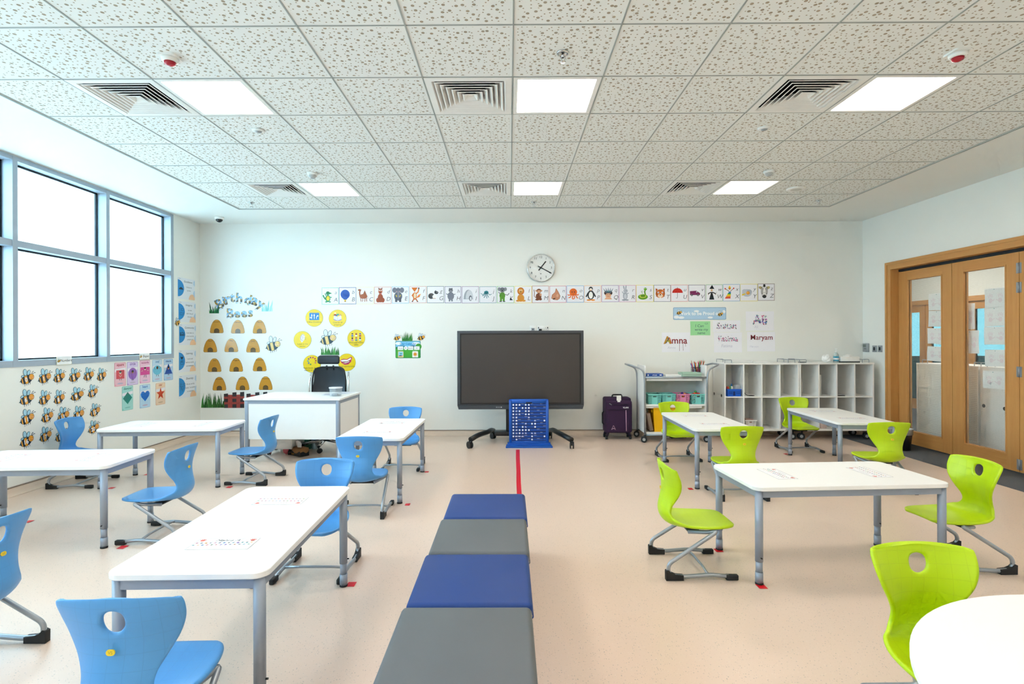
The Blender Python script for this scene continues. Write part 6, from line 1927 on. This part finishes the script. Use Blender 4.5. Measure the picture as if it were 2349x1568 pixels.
def face(p, x, y, r, c): p.e(x, y, r, r*1.1, c).e(x, y + r*.5, r, r*.65, '2a1c16').e(x - r*.35, y, r*.12, r*.14, Bk).e(x + r*.35, y, r*.12, r*.14, Bk).l([(x - r*.3, y - r*.45), (x, y - r*.6), (x + r*.3, y - r*.45)], r*.14, 'a03a30')
def s_square(p): p.r(.14, .86, .36, .94, 'd8404c').e(.5, .80, .1, .1, 'e9b89a'); face(p, .5, .78, .10, 'ecd3bf'); p.l([(.38, .62), (.5, .48), (.62, .62)], .03, 'ecd3bf').l([(.42, .36), (.42, .26)], .05, '5a3a3c').l([(.58, .36), (.58, .26)], .05, '5a3a3c')
def s_circle(p): p.e(.5, .64, .40, .40, '9a63c0'); face(p, .5, .76, .10, '9a6a48'); p.l([(.3, .62), (.26, .8)], .035, '9a6a48').l([(.7, .62), (.74, .8)], .035, '9a6a48').l([(.44, .26), (.44, .18)], .05, '33243c').l([(.56, .26), (.56, .18)], .05, '33243c')
def s_rect(p): p.r(.06, .94, .44, .98, 'dc4296'); face(p, .5, .86, .09, 'f0dcc8'); p.l([(.3, .74), (.14, .70)], .035, 'f0dcc8').l([(.7, .74), (.86, .72)], .035, 'f0dcc8').l([(.44, .44), (.40, .26)], .05, '4a3a4a').l([(.58, .44), (.6, .24)], .05, '4a3a4a')
def s_oval(p): p.e(.5, .70, .45, .34, '69c3e2'); face(p, .5, .86, .10, '5a3c2c'); p.l([(.28, .74), (.18, .92)], .035, '5a3c2c').l([(.72, .74), (.82, .92)], .035, '5a3c2c').l([(.42, .38), (.38, .26)], .05, '2a5a70').l([(.58, .38), (.62, .24)], .05, '2a5a70')
def s_tri(p): p.p([(.06, .34), (.94, .34), (.5, 1.12)], '1a4fae'); face(p, .5, .78, .10, 'c98a66'); p.l([(.3, .66), (.2, .80)], .035, 'c98a66').l([(.7, .66), (.8, .80)], .035, 'c98a66').l([(.44, .34), (.44, .24)], .05, '2a2a40').l([(.56, .34), (.56, .24)], .05, '2a2a40')
def s_dia(p): p.p([(.5, .26), (.92, .66), (.5, 1.06), (.08, .66)], '0f7f74')
def s_heart(p): p.p([(.5, .30), (.86, .62), (.93, .82), (.84, .98), (.66, 1.0), (.5, .88), (.34, 1.0), (.16, .98), (.07, .82), (.14, .62)], '1070d0').l([(.2, .74), (.5, .66), (.8, .80)], .02, '2f86dc')
def s_star(p): p.p([(.5 + (.46 if k % 2 == 0 else .19)*math.sin(R(36*k)), .66 + (.46 if k % 2 == 0 else .19)*math.cos(R(36*k))) for k in range(10)], 'd2441f')


SHP = [('square', 1340, 160, 1473, 435, 'f2c0cc', 'e0728c', s_square), ('circle', 1488, 151, 1616, 421, 'dccbec', '8f6fb8', s_circle), ('rectangle', 1636, 134, 1757, 397, 'f3c6dd', 'd870a8', s_rect), ('oval', 1784, 126, 1897, 381, 'c6e2f4', '8fb6e0', s_oval),
       ('triangle', 1918, 119, 2024, 365, 'b5d6f0', '6f96d0', s_tri), ('diamond', 1428, 435, 1557, 716, 'a6ddd6', '6cb8b0', s_dia), ('heart', 1637, 417, 1758, 687, 'bfe0f6', '86b0e0', s_heart), ('star', 1824, 397, 1934, 651, 'f5d8bb', 'e0a480', s_star)]
for nm, a, b, c, d, bg, ed, fn in SHP:
    y, z, w, h = left_box(*z2(a, b), *z2(c, d)); p = Print().at(0, 0, w, w); asp = h/w
    p.solid(rrect(0, 1, 0, asp, .06, 4), ed); p.p(rrect(.02, .98, .02, asp - .02, .05, 4), bg)
    p.p([(.02, asp*.60), (.98, asp*.66), (.98, asp*.78), (.02, asp*.72)], 'f4f0f6')
    p.t(nm, .5, asp*.86, .24 if len(nm) < 7 else .20, {'square': 'b02a3c', 'circle': '6a3a9a', 'rectangle': 'b02a78', 'oval': '2a78b8', 'triangle': '1a4a9a', 'diamond': '0f7064', 'heart': '1060b8', 'star': 'b8502a'}[nm], 0, .02)
    p.e(.5, asp*.11, .26, .05, {'star': 'd8b89a', 'diamond': '86c4bc'}.get(nm, 'c3b6d0')).r(.05, .12, .04*asp, .07*asp, ed)
    p.at(0, asp*.08*w, w, w*(asp*.64/1.0)); fn(p)
    p.make('shape_card', f'shape card showing a {nm} under the window', 'card', (XL + GAP, y, z), LEFT, 'shape cards on the window wall', LAMIN)
for nm, a, b, c, d, lab in (('Numbers', 650, 85, 829, 184, 'small white title card with a bee above the number bees'), ('Shapes', 1624, 50, 1741, 124, 'small white title card with a bee above the shape cards')):
    y, z, w, h = left_box(*z2(a, b), *z2(c, d)); p = Print().at(0, 0, w, w); asp = h/w
    p.solid(rrect(0, 1, 0, asp, .03, 3), 'e9dca0'); p.p(rrect(.012, .988, .012, asp - .012, .03, 3), 'f8fafb')
    p.t(nm, .62, asp*.36, .20 if nm == 'Numbers' else .22, '23272e', .2, .01)
    p.at(.03*w, asp*.25*w, .24*w, .24*w); bee(p, 'f0b43a', '2a2a2e', 'f2b93f', 'cfe0d8', '1f2a30', None, 'f0a0a0', False)
    p.make('title_card', lab, 'card', (XL + .0095, y, z), LEFT, None, LAMIN)

VAL = [('Excellence', 1278, 967, 1399, 1117, 1, 'I always try|my best', 0), ('Integrity', 1283, 1135, 1405, 1281, 1, 'I do the|right thing all|the time', 1), ('Community', 1287, 1297, 1407, 1445, 1, 'I look after my|school and the|people in it', 2),
       ('Learning', 2094, 12, 2291, 266, 2, 'I work well|with my teacher|and classmates', 3), ('Diversity', 2096, 304, 2297, 566, 2, 'We are one big|family. I am proud|to everyone', 4)]
for nm, a, b, c, d, zm, txt, ic in VAL:
    q = (a/3.135, 330 + b/3.135, c/3.135, 330 + d/3.135) if zm == 1 else (*z2(a, b), *z2(c, d))
    y, z, w, h = left_box(*q); p = Print().at(0, 0, w, h)
    p.solid([(0, 0), (1, 0), (1, 1), (0, 1)], 'e9eef4')
    p.p([(.005, .10)] + ell(.0, .5, .36, .40, 0, 20, -90, 90) + [(.005, .9)], '1f8fd6')
    p.e(.90, .10, .0, .0, 'f4c9a0')
    p.p([(.64, .0)] + ell(.82, .0, .18, .26, 0, 12, 180, 90) + [(1, .26), (1, 0)], 'f4c9a0').p([(1, .12), (.94, .2), (.9, .32), (.94, .42), (1, .48)], 'b5d4ee').p([(1, .66), (.92, .76), (.93, .9), (1, .96)], 'b5d4ee')
    ink = '12304a'
    if ic == 0: p.p([(.05, .44), (.32, .44), (.28, .50), (.18, .56), (.09, .50)], ink)
    elif ic == 1: p.l(ell(.22, .60, .08, .06, 0, 12), .012, ink).l([(.06, .40), (.14, .46), (.26, .42), (.32, .50)], .014, ink).l([(.06, .34), (.26, .34), (.32, .44)], .014, ink)
    elif ic == 2:
        for k in range(3): p.e(.09 + .09*k, .60 - .02*(k != 1), .03, .03, ink).r(.06 + .09*k, .12 + .09*k, .44, .54, ink)
    elif ic == 3: p.p([(.10, .64), (.17, .58), (.24, .64), (.24, .72), (.17, .68), (.10, .72)], ink).l([(.08, .50), (.28, .50)], .012, ink).frame(.10, .26, .34, .46, .012, ink)
    else:
        for x_, y_ in ((.1, .58), (.2, .46), (.3, .60)): p.l(ell(x_, y_, .05, .06, 0, 12), .012, ink)
        p.l([(.1, .5), (.12, .36)], .012, ink).l([(.2, .4), (.2, .30)], .02, ink).l([(.3, .52), (.28, .38)], .012, ink)
    p.t(nm, .60, .80, .13, '2a2f38', .25, 0, 'CENTER', 0, .9)
    for k, s in enumerate(txt.split('|')): p.t(s, .64, .56 - .16*k, .092, '4a505a', .25, 0, 'CENTER', 0, .82)
    p.t('values', .1, .94, .05, '3a4a5a')
    p.make('value_poster', f'pale value poster with the heading {nm} beside the window', 'poster', (XL + GAP, y, z), LEFT, 'value posters', PAPER)

# ---- clock
X, Z = on_back(1240.3, 614.3); rC = 31.8*YB/FPX
t = thing('wall_clock', 'round white wall clock with black hands above the alphabet cards', 'clock', (X, YB - .001, Z))
Cm = Matrix(((1, 0, 0, 0), (0, 0, -1, 0), (0, 1, 0, 0), (0, 0, 0, 1)))
MB().lathe([(rC*.93, 0), (rC*.99, .004), (rC, .03), (rC*.985, .042), (rC*.955, .045), (rC*.945, .038), (rC*.945, .03)], 64).xf(Cm).build('case', 'chrome', t)
p = Print(.001); p.solid(ell(0, 0, rC*.945, rC*.945, 0, 64), 'f7f8f4')
for k in range(60):
    a = R(6*k); L_ = .015 if k % 5 else .03; p.l([(rC*.92*math.sin(a), rC*.92*math.cos(a)), (rC*(.92 - L_)*math.sin(a), rC*(.92 - L_)*math.cos(a))], .0018, '6a6f74')
for k in range(1, 13):
    a = R(30*k); p.t(str(k), rC*.76*math.sin(a), rC*.76*math.cos(a) - rC*.07, rC*.22, '4a4e54')
p.t('o', 0, -rC*.48, rC*.2, '4a4e54')
p.mb.xf(Matrix.Translation((0, 0, .0305))); p.mb.xf(Cm).build('dial', PAPER, t)
for ang, la, lb_, wd, dz, nm in ((39, .58, .26, .016, .0375, 'hour_hand'), (118, .86, .24, .013, .040, 'minute_hand')):
    a = R(ang); c_, s_ = math.cos(a), math.sin(a)
    pts = [(-wd/2, -lb_*rC), (wd/2, -lb_*rC), (wd/2, la*rC), (-wd/2, la*rC)]
    MB().prism([(x*c_ + y*s_, -x*s_ + y*c_) for x, y in pts], dz, dz + .002).xf(Cm).build(nm, 'black', t)
MB().lathe([(.001, .0445), (rC*.94, .0445), (rC*.94, .046), (.001, .046)], 48).xf(Cm).build('front_glass', 'clock_glass', t)


# ---- sockets above the screen
def plate(name, lab, x0, y0, x1, y1, kind):
    X, Z, w, h = rect_print(None, x0, y0, x1, y1)
    t = thing(name, lab, 'socket', (X + w/2, YB - .001, Z + h/2))
    a, b = w/2, h/2
    MB().rbox(-a, a, -.010, 0, -b, b, .003, 1).build('plate', 'wplastic', t)
    return t, a, b


t, a, b = plate('wall_socket', 'single data socket on the wall above the screen', 1214.9, 747, 1229.8, 762, 0)
MB().box(-a*.5, a*.5, -.0125, -.0098, -b*.55, b*.35).build('module', 'greyp', t)
MB().box(-a*.2, a*.2, -.0135, -.0122, -b*.2, b*.05).build('port', 'black', t)
t, a, b = plate('wall_socket', 'double power socket with a black plug above the screen', 1233.2, 747, 1258.3, 762, 1)
for sx in (-1, 1):
    q = MB()
    for dx, dz, w_, h_ in ((0, b*.4, .004, .009), (-.012, -b*.05, .008, .004), (.012, -b*.05, .008, .004)): q.box(sx*a*.45 + dx - w_/2, sx*a*.45 + dx + w_/2, -.0112, -.0099, dz - h_/2, dz + h_/2)
    q.box(sx*a*.82 - .006, sx*a*.82 + .006, -.0125, -.0099, b*.2, b*.65)
    q.build('pin_holes', 'black', t)
tag(MB().rbox(-.022, .022, -.045, -.012, -.02, .02, .008, 2).build('power_plug', 'black', None, (on_back(1239, 757)[0], YB - .001, on_back(1239, 757)[1])), 'black power plug in the double socket above the screen', 'plug')

# ---- thermostat and switches on the right wall
def right_box(x0, y0, x1, y1):
    ym = (y0 + y1)/2; a = on_side(x0, ym, XR)[0]; b = on_side(x1, ym, XR)[0]; xm = (x0 + x1)/2
    return (a + b)/2, (on_side(xm, y0, XR)[1] + on_side(xm, y1, XR)[1])/2, abs(a - b)/2, abs(on_side(xm, y0, XR)[1] - on_side(xm, y1, XR)[1])/2


y, z, a, b = right_box(1980.5, 787, 1995.8, 806.5); a = b*.98
t = thing('thermostat', 'grey room thermostat on the wall left of the oak doors', 'thermostat', (XR - .0005, y, z), -PI/2)
MB().rbox(-a, a, -.022, 0, -b, b, .004, 1).build('case', 'greyp', t)
MB().box(-a*.75, a*.3, -.0235, -.0215, b*.1, b*.75).build('display', mat('lcd', '6f7a72', .3), t)
MB().box(-a*.5, a*.4, -.0232, -.0215, -b*.35, -b*.25).build('button', 'black', t)
for k, (x0, x1, lb) in enumerate(((2001.5, 2012.5, 'grey light switch next to the thermostat'), (2014, 2025.5, 'grey light switch next to the oak door casing'))):
    y, z, a, b = right_box(x0, 792, x1, 807); a = b*.95
    t = thing('light_switch', lb, 'switch', (XR - .0005, y, z), -PI/2, 'light switches by the doors')
    MB().rbox(-a, a, -.009, 0, -b, b, .002, 1).build('plate', 'steel', t)
    MB().rbox(-a*.32, a*.32, -.013, -.0085, -b*.5, b*.5, .002, 1).build('rocker', 'shade', t)


# ---- handprint sheets taped behind the door panes
def hand(p, x, y, s, c, fl):
    p.e(x, y, .075*s, .11*s, c)
    for j, (dx, L_) in enumerate(((-.075, .20), (-.03, .26), (.015, .26), (.06, .22))): p.e(x + fl*dx*s*1.1, y + L_*s*.92, .018*s, .085*s, c, -fl*(-10 + 7*j))
    p.e(x + fl*.12*s, y + .02*s, .02*s, .07*s, c, -fl*50)


def hand_sheet(px0, py0, px1, py1, X, lab, tilt=0, seed=0):
    ya, zt = on_side(px0, py0, X); yb, zb = on_side(px1, py1, X)
    w = abs(ya - yb); h = abs(zt - zb); rq = random.Random(seed)
    p = Print(.0005); p.at(0, 0, w, h)
    out = [(rq.uniform(-.02, .03), 0), (.3, rq.uniform(-.02, .02)), (.7, rq.uniform(-.02, .02)), (1 + rq.uniform(-.03, .02), 0), (1 + rq.uniform(-.04, .02), .5), (1, 1), (0, 1), (rq.uniform(-.03, .03), .5)]
    p.solid(out, 'ffffff')
    n0 = len(p.mb.m)
    hand(p, .28, .36, 1.15, 'f2e6ea', 1); hand(p, .72, .36, 1.15, 'f1e2e7', -1)
    for i in range(n0, len(p.mb.m)): p.mb.m[i] = 1
    p.e(.45, .93, .016, .022, '2a9a9a')
    # read through the glass from inside the room
    o = p.make('handprint_sheet', lab, 'paper', (X, ya, zb), (PI/2, 0, -PI/2 + 0), 'handprint sheets behind the door panes', [THIN, PALE])
    o.rotation_euler = (PI/2, R(tilt), -PI/2)
    return o


def z8(x, y): return 2050 + x/5.6, 580 + y/5.6
XS = 5.416
ORD = ('top', 'second', 'third', 'bottom')
for k, (a, b, c, d) in enumerate(((445, 525, 672, 725), (447, 745, 676, 940), (430, 965, 664, 1165), (432, 1195, 668, 1392))):
    hand_sheet(*z8(a, b), *z8(c, d), XS, f'{ORD[k]} handprint sheet behind the left oak door pane', 1.5, k)
ORD = ('topmost', 'second', 'third', 'fourth', 'lowest')
for k, (a, b, c, d) in enumerate(((1168, 462, 1452, 690), (1166, 705, 1455, 940), (1164, 950, 1468, 1180), (1176, 1240, 1475, 1470), (1150, 1508, 1440, 1760))):
    hand_sheet(*z8(a, b), *z8(c, d), XS, f'{ORD[k]} of the five handprint sheets behind the second oak door pane', -.5, 10 + k)
for k, (a, b, c, d, lb) in enumerate(((880, 655, 1046, 975, 'upper curling sheet at the left edge of the second oak door pane'), (880, 995, 1100, 1290, 'lower curling sheet at the left edge of the second oak door pane'))):
    hand_sheet(*z8(a, b), *z8(c, d), 5.46, lb, 0, 30 + k)

# ================================================================== LIGHT AND CAMERA
wd = bpy.data.worlds.new('sky'); sc.world = wd; wd.use_nodes = True
nt = wd.node_tree; nt.nodes.clear()
wo = nt.nodes.new('ShaderNodeOutputWorld'); bg = nt.nodes.new('ShaderNodeBackground')
bg.inputs[0].default_value = lin('d2ecff') + (1,); bg.inputs[1].default_value = 4.7
nt.links.new(bg.outputs[0], wo.inputs[0])


def portal(name, loc, rot, sx, sy):
    ld = bpy.data.lights.new(name, 'AREA'); ld.shape = 'RECTANGLE'; ld.size = sx; ld.size_y = sy
    ld.cycles.is_portal = True
    o = bpy.data.objects.new(name, ld); COL.objects.link(o); o.location = loc; o.rotation_euler = rot
    return o


portal('window_portal', (XL - .16, (WY0 + WY1)/2, (WZ0 + WZ1)/2), (0, -PI/2, 0), WZ1 - WZ0, WY1 - WY0)

cd = bpy.data.cameras.new('camera'); co = bpy.data.objects.new('camera', cd); COL.objects.link(co)
cd.sensor_fit = 'HORIZONTAL'; cd.sensor_width = 36; cd.lens = 36*FPX/2349
cd.shift_x = 11.87872/2349; cd.shift_y = -7.52595/2349
cd.clip_start = .05; cd.clip_end = 200
co.matrix_world = Matrix.Translation((0, 0, HC)) @ Matrix.Rotation(YAW, 4, 'Z') @ Matrix.Rotation(PI/2, 4, 'X') @ Matrix.Rotation(ROLL, 4, 'Z')
sc.camera = co

sc.view_settings.view_transform = 'Standard'; sc.view_settings.look = 'None'
sc.view_settings.gamma = 1; sc.view_settings.use_curve_mapping = False
sc.view_settings.exposure = 0.84
cy = sc.cycles
cy.max_bounces = 7; cy.diffuse_bounces = 4; cy.glossy_bounces = 2; cy.transmission_bounces = 2; cy.transparent_max_bounces = 10
cy.caustics_reflective = False; cy.caustics_refractive = False
cy.sample_clamp_indirect = 6.0
cy.use_adaptive_sampling = True; cy.adaptive_threshold = .12; cy.adaptive_min_samples = 12
cy.use_denoising = True
